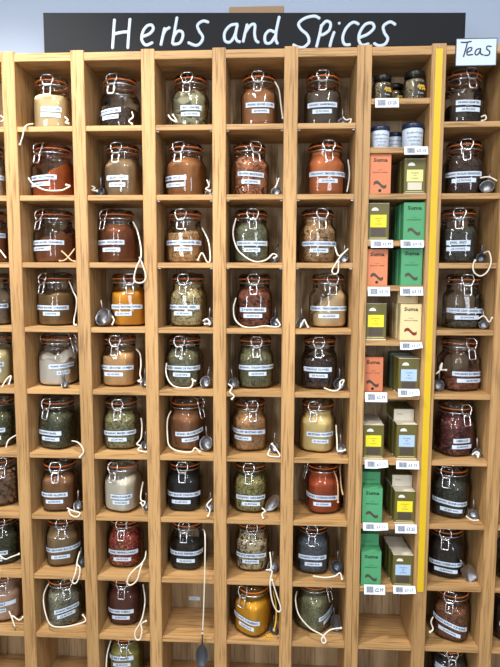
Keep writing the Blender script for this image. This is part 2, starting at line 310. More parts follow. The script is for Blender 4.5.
CORDS={"1_0":[[0.0639,0.04,1.9088],[0.0655,0.0,1.8937],[0.0595,-0.006,1.8798],[0.0547,-0.006,1.8615],[0.047,-0.006,1.8419]],"1_0k":[[0.1591,0.03,1.9235],[0.1692,0.025,1.9139],[0.162,0.025,1.9073],[0.1723,0.02,1.9031]],"1_1":[[0.0502,0.03,1.7602],[0.068,0.018,1.7415],[0.104,0.012,1.724],[0.1453,0.014,1.7228],[0.1591,0.022,1.7295],[0.1675,0.03,1.7377],[0.1596,0.025,1.7395]],"1_2":[[0.1377,0.03,1.5585],[0.1543,0.02,1.5468],[0.1721,0.01,1.5325],[0.1833,0.01,1.5284]],"1_2b":[[0.1713,0.04,1.5647],[0.1657,0.02,1.5468],[0.1531,0.015,1.5327],[0.1408,0.01,1.5297]],"1_3":[[0.1447,0.06,1.4745],[0.1635,0.04,1.446],[0.1769,0.03,1.4236],[0.1745,0.03,1.3923],[0.1689,0.03,1.3694],[0.1715,0.02,1.3531],[0.1771,0.02,1.3503]],"1_5":[[0.1516,0.03,1.0098],[0.1742,0.01,1.0133],[0.1924,-0.004,1.0063],[0.1992,-0.008,0.9902],[0.1887,-0.008,0.9753]],"1_6":[[0.1388,0.01,0.8154],[0.1513,0.008,0.8106],[0.1613,0.005,0.8091],[0.1809,0.0,0.8058],[0.1733,-0.004,0.7955],[0.155,-0.002,0.8001],[0.1469,0.004,0.8092]],"1_7":[[0.1619,0.04,0.669],[0.1637,0.01,0.648],[0.1762,0.0,0.6386],[0.1748,-0.006,0.6143],[0.1669,-0.01,0.598],[0.1566,-0.01,0.6008],[0.1631,-0.006,0.6232],[0.1655,0.005,0.6447]],"1_8":[[0.0636,0.04,0.5649],[0.0534,0.03,0.542],[0.0539,0.02,0.5165],[0.0648,0.01,0.4823],[0.0778,0.006,0.457],[0.0997,0.004,0.4497],[0.1392,0.004,0.4544],[0.1819,0.004,0.4685],[0.1844,0.01,0.474],[0.1733,0.02,0.4796]],"2_0":[[0.3459,0.03,1.9345],[0.3498,0.025,1.9197],[0.3399,0.02,1.9078],[0.348,0.02,1.8998]],"2_1":[[0.2241,0.03,1.7373],[0.2381,0.03,1.7318],[0.2302,0.028,1.7261],[0.2442,0.028,1.7233]],"2_2":[[0.3351,0.06,1.6419],[0.3502,0.045,1.618],[0.3659,0.02,1.5744],[0.3719,0.0,1.5404],[0.362,-0.006,1.5157],[0.3551,-0.008,1.4912],[0.3548,-0.008,1.4748],[0.3672,-0.008,1.4694],[0.3812,-0.008,1.4735],[0.3869,-0.008,1.4885],[0.3786,-0.006,1.5157],[0.368,0.004,1.5379]],"2_3":[[0.2781,0.03,1.3758],[0.2867,0.02,1.3652],[0.2832,0.012,1.3516]],"2_4":[[0.3373,0.06,1.2782],[0.3541,0.04,1.2664],[0.359,0.03,1.2361],[0.3578,0.022,1.2114],[0.361,0.02,1.1974],[0.3522,0.02,1.1915],[0.3608,0.02,1.1888]],"2_5":[[0.3512,0.05,1.0762],[0.3563,0.04,1.0552],[0.3554,0.03,1.0224],[0.3461,0.02,1.0075],[0.359,0.015,1.0034],[0.3514,0.01,0.9931],[0.375,0.008,0.9883]],"2_6":[[0.3539,0.05,0.883],[0.3527,0.03,0.8575],[0.355,0.02,0.8405],[0.3687,0.012,0.8383],[0.3632,0.01,0.827],[0.3564,0.014,0.8341]],"2_7":[[0.3621,0.04,0.6749],[0.3626,0.025,0.6612],[0.3543,0.01,0.6507],[0.3391,0.0,0.6406],[0.3233,-0.008,0.6233],[0.3191,-0.01,0.603],[0.3293,-0.01,0.5972],[0.3466,-0.008,0.6119],[0.3538,0.0,0.638],[0.3573,0.01,0.6508]],"2_8":[[0.3487,0.05,0.565],[0.3592,0.03,0.527],[0.3571,0.012,0.4915],[0.351,0.0,0.4743],[0.3373,-0.006,0.4499],[0.341,-0.01,0.431],[0.3529,-0.01,0.4315],[0.3579,-0.005,0.4562],[0.3534,0.002,0.4699],[0.3658,0.012,0.473]],"2_9":[[0.2499,0.04,0.3885],[0.2433,0.02,0.3546],[0.2422,0.01,0.298]],"3_0":[[0.4464,0.03,1.9253],[0.4542,0.025,1.9132],[0.4715,0.02,1.9036],[0.4598,0.025,1.9236]],"3_1":[[0.5485,0.05,1.7554],[0.5553,0.04,1.7372],[0.5482,0.03,1.7274],[0.5592,0.03,1.7219]],"3_2":[[0.5323,0.06,1.6247],[0.5518,0.04,1.5896],[0.5598,0.02,1.5552],[0.5609,0.01,1.5302],[0.5529,0.008,1.5273],[0.539,0.01,1.5519],[0.5281,0.008,1.5328]],"3_3":[[0.5393,0.02,1.364],[0.5512,0.015,1.3701],[0.5602,0.01,1.3593],[0.5462,0.01,1.3564]],"3_4":[[0.4326,0.03,1.2426],[0.433,0.02,1.2184],[0.4429,0.012,1.1942],[0.4639,0.006,1.1784],[0.5038,0.004,1.1779],[0.5111,0.012,1.1922],[0.5074,0.018,1.1996],[0.5156,0.02,1.1936]],"3_5":[[0.4379,0.06,1.096],[0.4325,0.035,1.0755],[0.4351,0.02,1.0327],[0.4418,0.014,1.0053],[0.4673,0.008,0.993],[0.5052,0.004,0.9921],[0.5155,0.012,1.0014],[0.5309,0.004,0.9926]],"3_6":[[0.5614,0.03,0.8443],[0.548,0.02,0.8302],[0.5577,0.012,0.819],[0.5529,0.004,0.8045]],"3_7":[[0.5332,0.04,0.7477],[0.5431,0.01,0.7445],[0.5458,-0.012,0.6808],[0.5428,-0.016,0.5624],[0.5382,-0.016,0.4614]],"4_0":[[0.7355,0.06,2.0183],[0.7466,0.05,1.9936],[0.7523,0.04,1.9509],[0.7607,0.03,1.9137]],"4_1":[[0.7485,0.04,1.7576],[0.7432,0.035,1.7406],[0.7378,0.03,1.729]],"4_2":[[0.6298,0.045,1.6491],[0.6241,0.03,1.6215],[0.6246,0.024,1.5937],[0.6375,0.018,1.5606],[0.6626,0.012,1.5385],[0.6876,0.006,1.5261],[0.7147,0.012,1.5331],[0.7336,0.03,1.5504],[0.7447,0.03,1.5449],[0.7365,0.028,1.5393]],"4_3":[[0.63,0.045,1.428],[0.6241,0.03,1.4004],[0.6293,0.018,1.3704],[0.6496,0.006,1.3519],[0.6774,0.004,1.3467],[0.7131,0.008,1.3522],[0.7435,0.004,1.35],[0.7545,0.006,1.3554],[0.7461,0.016,1.3685]],"4_4":[[0.6103,0.01,1.1881],[0.6224,0.0,1.1817],[0.6173,-0.006,1.1687],[0.6286,-0.008,1.158],[0.623,-0.008,1.1495]],"4_5":[[0.7292,0.02,1.0],[0.7238,0.006,0.987],[0.7407,0.002,0.9829],[0.7576,0.002,0.9861],[0.7462,0.012,1.0029],[0.7347,0.025,1.0131]],"4_6":[[0.7073,0.02,0.8251],[0.7161,0.014,0.8191],[0.7077,0.008,0.8126],[0.7107,0.004,0.8027]],"4_7":[[0.7311,0.03,0.6879],[0.7345,0.006,0.6525],[0.7202,0.006,0.646],[0.7375,0.002,0.6458],[0.7321,-0.008,0.6152],[0.7382,-0.012,0.5666],[0.7527,-0.012,0.5338],[0.7641,-0.012,0.5402],[0.7524,-0.01,0.5779],[0.7377,-0.006,0.6233]],"4_8":[[0.7407,0.06,0.5529],[0.75,0.035,0.5217],[0.7503,0.02,0.4847],[0.7446,0.008,0.4616]],"5_0":[[0.9186,0.03,1.9144],[0.9265,0.028,1.906],[0.9394,0.025,1.9075],[0.9363,0.02,1.8957]],"5_1":[[0.9395,0.07,1.811],[0.9431,0.06,1.7683],[0.9359,0.05,1.7207]],"5_2":[[0.9037,0.03,1.5695],[0.9127,0.01,1.544],[0.9365,0.01,1.5628],[0.9169,0.0,1.5435],[0.9006,-0.006,1.5192],[0.8927,-0.008,1.5031],[0.8982,-0.008,1.4951],[0.9087,-0.008,1.5005],[0.91,-0.004,1.5273]],"5_3":[[0.8096,0.008,1.3474],[0.8207,0.016,1.369],[0.8262,0.014,1.3608],[0.8315,0.008,1.3503]],"5_4":[[0.8778,0.006,1.181],[0.9049,0.0,1.1741],[0.9214,0.002,1.1824],[0.9226,0.014,1.1969],[0.9343,0.02,1.2016],[0.9284,0.015,1.1883]],"5_5":[[0.9192,0.06,1.062],[0.9193,0.03,1.0267],[0.92,0.008,1.0017],[0.9392,0.006,1.0056]],"5_6":[[0.9154,0.055,0.9266],[0.9215,0.03,0.9093],[0.9237,0.02,0.8838],[0.9238,0.016,0.85]],"5_6b":[[0.9343,0.07,0.9366],[0.9344,0.04,0.8909],[0.9384,0.022,0.8685]],"5_7":[[0.8552,0.004,0.6333],[0.8896,0.004,0.6298],[0.9182,0.006,0.6341],[0.933,0.012,0.6402],[0.938,0.004,0.6269]],"5_8":[[0.8119,0.045,0.5613],[0.8068,0.024,0.5462],[0.8169,0.01,0.5093],[0.8489,0.004,0.4745],[0.8832,-0.002,0.4585],[0.8944,-0.008,0.4448],[0.8859,-0.008,0.4383],[0.8832,-0.004,0.4507],[0.9068,0.006,0.4691],[0.9389,0.01,0.4737]],"7_0":[[1.2818,0.03,1.9101],[1.2912,0.028,1.9132],[1.2931,0.025,1.9034],[1.2811,0.02,1.8969]],"7_1":[[1.2861,0.03,1.7522],[1.3077,0.025,1.7537],[1.327,0.02,1.7422]],"7_2":[[1.3055,0.03,1.5533],[1.3116,0.012,1.5549],[1.3109,-0.006,1.5277],[1.3002,-0.01,1.5012],[1.2825,-0.01,1.4907],[1.2664,-0.01,1.5012],[1.2645,-0.006,1.5197],[1.2721,0.002,1.5319]],"7_3":[[1.2935,0.02,1.3745],[1.3092,0.02,1.3828],[1.3213,0.015,1.3669],[1.3329,0.012,1.378]],"7_4":[[1.1864,0.02,1.2215],[1.1994,0.02,1.2356],[1.2015,0.02,1.2523],[1.1967,0.02,1.2356],[1.2131,0.02,1.2329]],"7_5":[[1.2899,0.01,0.9968],[1.3012,0.012,1.0049],[1.3087,0.01,1.0028],[1.3042,0.004,0.9934]],"7_6":[[1.2816,0.012,0.8196],[1.2956,0.004,0.812],[1.314,0.002,0.8134]],"7_8":[[1.2067,0.03,0.5039],[1.1984,0.02,0.4949],[1.2017,0.01,0.4804],[1.1923,0.006,0.4737]],"0_1":[[-0.0212,0.03,1.9283],[-0.0079,0.02,1.9171],[-0.0141,0.015,1.9077]],"0_2":[[-0.0346,0.02,1.5607],[-0.0222,0.012,1.5491],[-0.012,0.008,1.5378]],"0_4":[[-0.0381,0.006,1.172],[-0.0303,0.015,1.1907],[-0.0177,0.02,1.2016],[-0.0193,0.01,1.1801]],"0_5":[[-0.0339,0.006,0.993],[-0.0303,0.012,1.012],[-0.0243,0.03,1.0186],[-0.0172,0.04,1.0218]],"0_7":[[-0.0739,0.01,0.6687],[-0.0522,0.008,0.6549],[-0.0338,0.008,0.6617],[-0.0154,0.02,0.6651]],"0_8":[[-0.0507,0.015,0.4876],[-0.0396,0.01,0.469],[-0.0279,0.003,0.4457],[-0.0405,0.012,0.474],[-0.0163,0.006,0.4662],[-0.0058,0.01,0.4734]]}
SCOOPS={"1_4":["steel",[0.1404,0.02,1.1889],0.011,170],"1_6":["steel",[0.1625,0.05,0.8232],0.014,90],"1_7":["dark",[0.1603,0.05,0.6352],0.014,90],"2_1":["dark",[0.2507,0.06,1.7343],0.013,100],"2_3":["steel",[0.2561,0.035,1.3668],0.0245,200],"2_5":["steel",[0.3619,0.05,1.0105],0.012,80],"2_6":["steel",[0.3621,0.05,0.8341],0.011,90],"2_4":["steel",[0.3678,0.05,1.192],0.012,90],"3_1":["steel",[0.5543,0.07,1.7316],0.013,90],"3_3":["steel",[0.5581,0.05,1.3763],0.013,70],"3_4":["steel",[0.5436,0.045,1.1951],0.0165,30],"3_5":["steel",[0.5508,0.05,1.0169],0.021,240],"3_6":["steel",[0.556,0.05,0.8327],0.013,80],"4_1":["steel",[0.7433,0.05,1.7271],0.014,90],"4_2":["dark",[0.7391,0.07,1.5497],0.013,30],"4_3":["dark",[0.7433,0.06,1.3711],0.014,100],"4_4":["steel",[0.6247,0.04,1.2028],0.0155,180],"4_5":["steel",[0.7433,0.045,1.01],0.0145,80],"4_6":["spoon",[0.7417,0.05,0.8341],0.0195,235],"4_7":["steel",[0.7518,0.05,0.6593],0.016,95],"4_8":["dark",[0.7533,0.06,0.4738],0.012,90],"5_0":["steel",[0.9193,0.08,1.9216],0.012,90],"5_2":["steel",[0.9326,0.06,1.541],0.013,70],"5_3":["steel",[0.8164,0.04,1.3644],0.014,120],"5_4":["dark",[0.9253,0.06,1.194],0.016,100],"5_5":["steel",[0.9328,0.045,1.0047],0.0135,110],"5_7":["dark",[0.9381,0.055,0.6467],0.018,70],"5_8":["spoon_dark",[0.9317,0.05,0.4869],0.019,100],"7_1":["steel",[1.3055,0.03,1.7285],0.018,5],"7_2":["dark",[1.3029,0.05,1.5408],0.013,60],"7_4":["steel",[1.203,0.045,1.1974],0.015,80],"7_5":["steel",[1.3194,0.06,0.9954],0.012,90],"7_6":["steel",[1.3223,0.07,0.8154],0.013,80],"7_7":["bigscoop",[1.3066,0.03,0.6416],0.022,125],"7_3":["steel",[1.323,0.06,1.358],0.012,90],"3_7":["spoonhang",[0.5355,-0.016,0.3902],0.0225,88]}
SIGN_STROKES=[[[0.3112,2.1643],[0.3079,2.1298],[0.3045,2.0911]],[[0.3531,2.165],[0.349,2.129],[0.3457,2.0903]],[[0.307,2.1266],[0.3294,2.131],[0.3499,2.1322]],[[0.3847,2.1187],[0.4036,2.1256],[0.4149,2.1374],[0.4108,2.1479],[0.398,2.1457],[0.3867,2.1307],[0.3838,2.1106],[0.3947,2.0975],[0.4127,2.1037]],[[0.4455,2.14],[0.4402,2.1192],[0.4348,2.0968]],[[0.4393,2.1176],[0.4471,2.1335],[0.4591,2.1413]],[[0.4789,2.1665],[0.4717,2.1307],[0.4654,2.0995]],[[0.469,2.1171],[0.481,2.1313],[0.4929,2.1278],[0.4927,2.1134],[0.4841,2.1007],[0.4671,2.0978]],[[0.5623,2.152],[0.548,2.1555],[0.5336,2.1462],[0.5369,2.1318],[0.5469,2.1156],[0.5418,2.1013],[0.5282,2.0943],[0.5079,2.1019]],[[0.6397,2.1457],[0.6204,2.1429],[0.6053,2.1257],[0.6061,2.1049],[0.6196,2.1015],[0.6313,2.1172],[0.6389,2.1441]],[[0.6389,2.1441],[0.6338,2.1172],[0.638,2.1043],[0.6464,2.101]],[[0.6648,2.1452],[0.659,2.1231],[0.654,2.1008]],[[0.6581,2.1215],[0.6731,2.1419],[0.6848,2.1432],[0.6841,2.1226],[0.6875,2.105],[0.6951,2.0985]],[[0.7488,2.1625],[0.7416,2.1294],[0.7401,2.1056],[0.7452,2.0944]],[[0.7383,2.1231],[0.7233,2.1282],[0.7117,2.1157],[0.7135,2.0981],[0.7268,2.0979],[0.7392,2.1152]],[[0.8543,2.1556],[0.8406,2.1618],[0.8171,2.1575],[0.7999,2.1449],[0.8051,2.1305],[0.8227,2.1148],[0.8267,2.0968],[0.8131,2.0846],[0.7982,2.0854],[0.7856,2.0916]],[[0.8595,2.1401],[0.8537,2.1124],[0.8467,2.0846]],[[0.8571,2.1343],[0.8705,2.1482],[0.8823,2.1432],[0.8795,2.1267],[0.8661,2.1163],[0.8549,2.1141]],[[0.8926,2.1217],[0.8861,2.1029],[0.8815,2.0851]],[[0.9039,2.1434],[0.9064,2.1421]],[[0.9556,2.1394],[0.9408,2.1444],[0.9238,2.1306],[0.915,2.1083],[0.9197,2.0904],[0.9346,2.0889]],[[0.9588,2.1063],[0.9802,2.1147],[0.9951,2.1292],[0.9899,2.1411],[0.9728,2.1385],[0.9597,2.1204],[0.9565,2.1016],[0.9654,2.0872],[0.9826,2.0904]],[[1.05,2.1363],[1.0363,2.1436],[1.0195,2.1334],[1.0224,2.1169],[1.0314,2.1025],[1.0244,2.0885],[1.0086,2.0852],[0.9961,2.0913]]]
TEA_STROKES=[[[1.2108,2.0851],[1.2235,2.0848],[1.2367,2.0869]],[[1.2271,2.0848],[1.223,2.0672],[1.2183,2.0496]],[[1.227,2.06],[1.2364,2.0646],[1.2386,2.071],[1.2313,2.0711],[1.2268,2.0642],[1.2284,2.0541],[1.2417,2.0551]],[[1.2604,2.0689],[1.2509,2.0667],[1.247,2.0573],[1.2526,2.0537],[1.2589,2.0618],[1.261,2.0689]],[[1.2605,2.0677],[1.261,2.0571],[1.2684,2.0534]],[[1.2874,2.0737],[1.2771,2.0744],[1.2762,2.0674],[1.2837,2.0614],[1.2817,2.0532],[1.2708,2.0522]]]
TAGS=[["0",0.9969,1.058,1.9258,1.9509],["1",1.0753,1.1373,1.8059,1.8278],["3L",0.9947,1.0536,1.5699,1.5857],["3R",1.0734,1.1341,1.5685,1.5856],["4L",0.9899,1.0486,1.4365,1.4607],["4R",1.0759,1.1369,1.4382,1.461],["5R",1.0802,1.1383,1.3015,1.3124],["6L",0.9895,1.0494,1.1467,1.1721],["6R",1.0788,1.1355,1.1622,1.183],["7L",0.9932,1.0557,0.9587,0.9816],["7R",1.0793,1.1422,0.9591,0.9805],["8L",0.9927,1.0609,0.779,0.7995],["8R",1.0819,1.1417,0.7739,0.7973],["9L",0.9999,1.0591,0.5902,0.616],["9R",1.0816,1.1432,0.5948,0.6157]]
# ---------------------------------------------------------------- signs
sg = thing('chalkboard_sign', 'long black board hand-lettered Herbs and Spices on top of the shelving', 'sign', (.672, .012, 2.0864))
bm = bmesh.new(); box(bm, -.557, .5535, 0, .012, 0, .1015)
for v in bm.verts:
    if v.co.z > .05 and v.co.x > 0: v.co.z = .0785
bmo('board', bm, M_BLACK, sg)
bm = bmesh.new()
for s in SIGN_STROKES:
    tube(bm, spline([(x - .675, -.0002, z - 2.0864 + .0025) for x, z in s], 6), .0041, 8, False, .0012)
bmo('lettering', bm, M_CHALK, sg, True)
ts = thing('tea_card', 'small pale card hand-lettered Teas fixed above the last column of jars', 'sign', (1.25, -.0045, 2.028))
M_CARD = mat('card_white', lin('#c4d4ea'), .6)
bx('card', -.0505, .0505, 0, .003, 0, .0655, M_CARD, ts, .0003)
bm = bmesh.new()
for a, b, c, d in ((-.0515, .0515, -.0012, .0005), (-.0515, .0515, .065, .0668), (-.0515, -.05, 0, .065), (.05, .0515, 0, .065)):
    box(bm, a, b, -.0006, .0034, c, d)
bmo('card_border', bm, mat('card_edge', lin('#3b4350'), .5), ts)
bm = bmesh.new()
for s in TEA_STROKES:
    tube(bm, spline([(x - 1.25, -.0002, z - 2.028) for x, z in s], 6), .0018, 6, False, .0005)
bmo('lettering', bm, M_INK, ts, True)
tag(bx('wooden_block', .607, .759, .085, .105, 2.0811, 2.229, mat('worn_brown_wood', lin('#8a6f52'), .6), None, .002), 'plain brown wooden block standing behind the chalkboard sign', 'block')

# ---------------------------------------------------------------- clip-top jars
H = 1.05; R = .0525
PROF = [(z * H, r) for z, r in ((0, .040), (.001, .0448), (.004, .0490), (.010, .0518), (.020, R), (.050, R), (.078, R), (.086, .0517), (.092, .0498), (.0965, .0472), (.100, .0448), (.1035, .0435), (.109, .0432), (.112, .0446), (.115, .0432), (.121, .0432), (.124, .0452), (.1275, .0455))]
def sq(z, a, r, n=2.9):
    """rounded-square plan for the body, easing into a round neck"""
    t = min(1, max(0, (z / H - .086) / .014)); k = (abs(math.cos(a)) ** n + abs(math.sin(a)) ** n) ** (-1 / n)
    return r * ((1 - t) * k * .975 + t)
def prof_r(z):
    for (z0, r0), (z1, r1) in zip(PROF, PROF[1:]):
        if z0 <= z <= z1: return r0 + (r1 - r0) * (z - z0) / (z1 - z0)
    return PROF[0][1] if z < 0 else PROF[-1][1]
def mesh_of(bm, name, m, smooth=True):
    bmesh.ops.recalc_face_normals(bm, faces=bm.faces)
    me = bpy.data.meshes.new(name); bm.to_mesh(me); bm.free(); me.materials.append(m)
    if smooth:
        for p in me.polygons: p.use_smooth = True
    return me
bm = bmesh.new(); lathe(bm, PROF, 48, True, False, sq); ME_BODY = mesh_of(bm, 'glass_body', M_GL)
bm = bmesh.new(); lathe(bm, [(z * H, r) for z, r in ((.1315, .0430), (.1318, .0458), (.134, .0462), (.137, .0445), (.1405, .0425), (.1430, .0385), (.1438, .033), (.1430, .027), (.1405, .022), (.1400, .012))], 40, False, True); ME_LID = mesh_of(bm, 'lid', M_LID)
bm = bmesh.new(); lathe(bm, [(z * H, r) for z, r in ((.1285, .0420), (.1285, .0466), (.1289, .0472), (.1301, .0472), (.1305, .0466), (.1305, .0420), (.1285, .0420))], 40, False, False)
box(bm, -.006, .006, .046, .056, .1285 * H, .1302 * H); ME_GASK = mesh_of(bm, 'gasket', M_RUB)
WR = .0016
bm = bmesh.new()
# neck wire, hinge at the back, hexagonal bail at the front (front = -Y)
tube(bm, [Vector((.0452 * math.cos(a), .0452 * math.sin(a), .1185 * H)) for a in (2 * PI * k / 28 for k in range(28))], WR, 6, True)
tube(bm, spline([(-.010, -.045, .1418 * H), (-.0145, -.049, .137 * H), (-.016, -.0515, .128 * H), (-.012, -.0525, .121 * H), (-.009, -.053, .115 * H), (.009, -.053, .115 * H), (.012, -.0525, .121 * H), (.016, -.0515, .128 * H), (.0145, -.049, .137 * H), (.010, -.045, .1418 * H)], 3, True), WR * 1.1, 6, True)
tube(bm, spline([(-.010, -.0455, .1425 * H), (-.010, -.030, .1462 * H), (-.010, 0, .1462 * H), (-.010, .032, .1455 * H), (-.010, .0475, .139 * H), (-.010, .0505, .128 * H), (-.010, .047, .119 * H)], 3), WR, 6)
tube(bm, spline([(.010, -.0455, .1425 * H), (.010, -.030, .1462 * H), (.010, 0, .1462 * H), (.010, .032, .1455 * H), (.010, .0475, .139 * H), (.010, .0505, .128 * H), (.010, .047, .119 * H)], 3), WR, 6)
ME_CLIP = mesh_of(bm, 'wire_bail', M_WIRE)
bm = bmesh.new()
tube(bm, [Vector(p) for p in ((-.0075, -.0468, .1185 * H), (-.0095, -.0535, .108 * H), (-.0095, -.0575, .092 * H), (-.0085, -.0585, .0885 * H), (.0085, -.0585, .0885 * H), (.0095, -.0575, .092 * H), (.0095, -.0535, .108 * H), (.0075, -.0468, .1185 * H))], WR * 1.15, 6)
box(bm, -.0085, .0085, -.0535, -.0505, .111 * H, .1175 * H, .0008)
ME_LEVER = mesh_of(bm, 'wire_lever', M_WIRE)

def surf(phi, z, rot, lift):
    """a point of the jar's outside at world angle phi from the front (-Y)"""
    a = phi - PI / 2; r = sq(z, a - rot, prof_r(z)) + lift
    return Vector((r * math.cos(a), r * math.sin(a), z))
def sticker(parent, rot, phi, width, z, tilt, hgt, txt, lm):
    n = max(4, int(width / .006)); tt = math.tan(math.radians(tilt)); bm = bmesh.new(); cols = []
    for i in range(n + 1):
        s = (i / n - .5) * width
        cols.append([bm.verts.new(surf(phi + s / R, z + s * tt + d, rot, .0005)) for d in (-hgt / 2, hgt / 2)])
    for A, B in zip(cols, cols[1:]): bm.faces.new((A[0], B[0], B[1], A[1]))
    o = bmo('label_sticker', bm, lm, parent)
    V, F = text_mesh(txt, hgt * .46, 'CENTER', width * .88, .04); bm = bmesh.new()
    vs = [bm.verts.new(surf(phi + x / R, z + x * tt + y - hgt * .2, rot, .0009)) for x, y in V]
    for f in F:
        try: bm.faces.new([vs[i] for i in f])
        except ValueError: pass
    bmo('printed_text', bm, M_INK, o)

_g = {}
def contents(parent, key, level, slope, direc, bump, rnd, nut=False):
    if key not in _g: _g[key] = grain(*key)
    m = _g[key]; bm = bmesh.new(); seg = 40; NZ = 18; rings = []
    ph = [rnd.random() * 6.28 for _ in range(4)]
    def lev(x, y):
        w = math.sin(x * 70 + ph[0]) * math.cos(y * 60 + ph[1]) + .5 * math.sin(x * 130 + y * 90 + ph[2])
        return max(.008, min(.122 * H, level + slope * (x * math.cos(direc) + y * math.sin(direc)) + bump * w))
    for i in range(NZ + 1):
        ring = []
        for k in range(seg):
            a = 2 * PI * k / seg; t = .004 + 0; L0 = lev(.045 * math.cos(a), .045 * math.sin(a))
            z = .004 + (L0 - .004) * i / NZ
            r = sq(z, a, prof_r(z)) - .0032
            if i == 0: r -= .003
            ring.append(bm.verts.new((r * math.cos(a), r * math.sin(a), z)))
        rings.append(ring)
    for s in (.93, .8, .62, .42, .2):
        ring = []
        for k in range(seg):
            a = 2 * PI * k / seg; b = rings[NZ][k].co
            x, y = b.x * s, b.y * s
            ring.append(bm.verts.new((x, y, lev(x, y) + bump * .3)))
        rings.append(ring)
    for A, B in zip(rings, rings[1:]):
        for k in range(seg): bm.faces.new((A[k], A[(k + 1) % seg], B[(k + 1) % seg], B[k]))
    bm.faces.new(rings[0][::-1]); bm.faces.new(rings[-1])
    return bmo('contents', bm, m, parent, True)
def nuts(parent, m, rnd):
    bm = bmesh.new()
    for lay in range(8):
        for n, rad in ((13, .040), (7, .021)):
            for k in range(n):
                a = 2 * PI * (k + rnd.random() * .5 + lay * .37) / n; z = .014 + lay * .0126 + rnd.random() * .003
                M = Matrix.Translation((rad * math.cos(a), rad * math.sin(a), z)) @ Matrix.Rotation(rnd.random() * 6, 4, (rnd.random(), rnd.random(), rnd.random() + .1)) @ Matrix.Diagonal((1.22, .88, .9, 1))
                bmesh.ops.create_icosphere(bm, subdivisions=2, radius=.0088, matrix=M)
    return bmo('contents', bm, m, parent, True)

ROWS = ['top shelf', 'second shelf down', 'third shelf down', 'fourth shelf down', 'fifth shelf down', 'sixth shelf down', 'seventh shelf down', 'eighth shelf down', 'ninth shelf down', 'bottom visible shelf']
COLS = {0: 'cropped column at the picture edge', 1: 'first full column', 2: 'second full column', 3: 'third full column', 4: 'fourth full column', 5: 'column beside the boxed teas', 7: 'column under the Teas card', 8: 'cropped column beyond the Teas'}
def jar(c, r, x, y, z, th, labs, key, level, slope, direc, bump, desc, t1, t2):
    rnd = random.Random(c * 31 + r * 7 + 3); wide = {(1, 1): 1.1, (1, 2): 1.08, (3, 1): 1.05, (7, 4): 1.05, (5, 1): 1.03}.get((c, r), 1)
    lab = 'clip-top jar of %s, %s, %s' % (desc, ROWS[r], COLS[c])
    root = thing('clip_top_jar', lab, 'jar', (x, y, z + .0003), th, 'clip-top jars on the oak shelves'); root.scale = (wide, wide, 1)
    for nm, me in (('glass_body', ME_BODY), ('lid', ME_LID), ('gasket', ME_GASK), ('wire_bail', ME_CLIP), ('wire_lever', ME_LEVER)): link(nm, me, None, root)
    if key:
        if key[0] == 'nuts': nuts(root, grain('powder', key[1], key[2]), rnd)
        else: contents(root, key, level, slope, direc - th, bump, rnd)
    lm = M_LAB
    for i, (phi, w, lz, tilt) in enumerate(labs):
        sticker(root, 0, phi - th, w, lz, tilt, .0128 if i == 0 else .0112, (t1, t2)[i], lm)

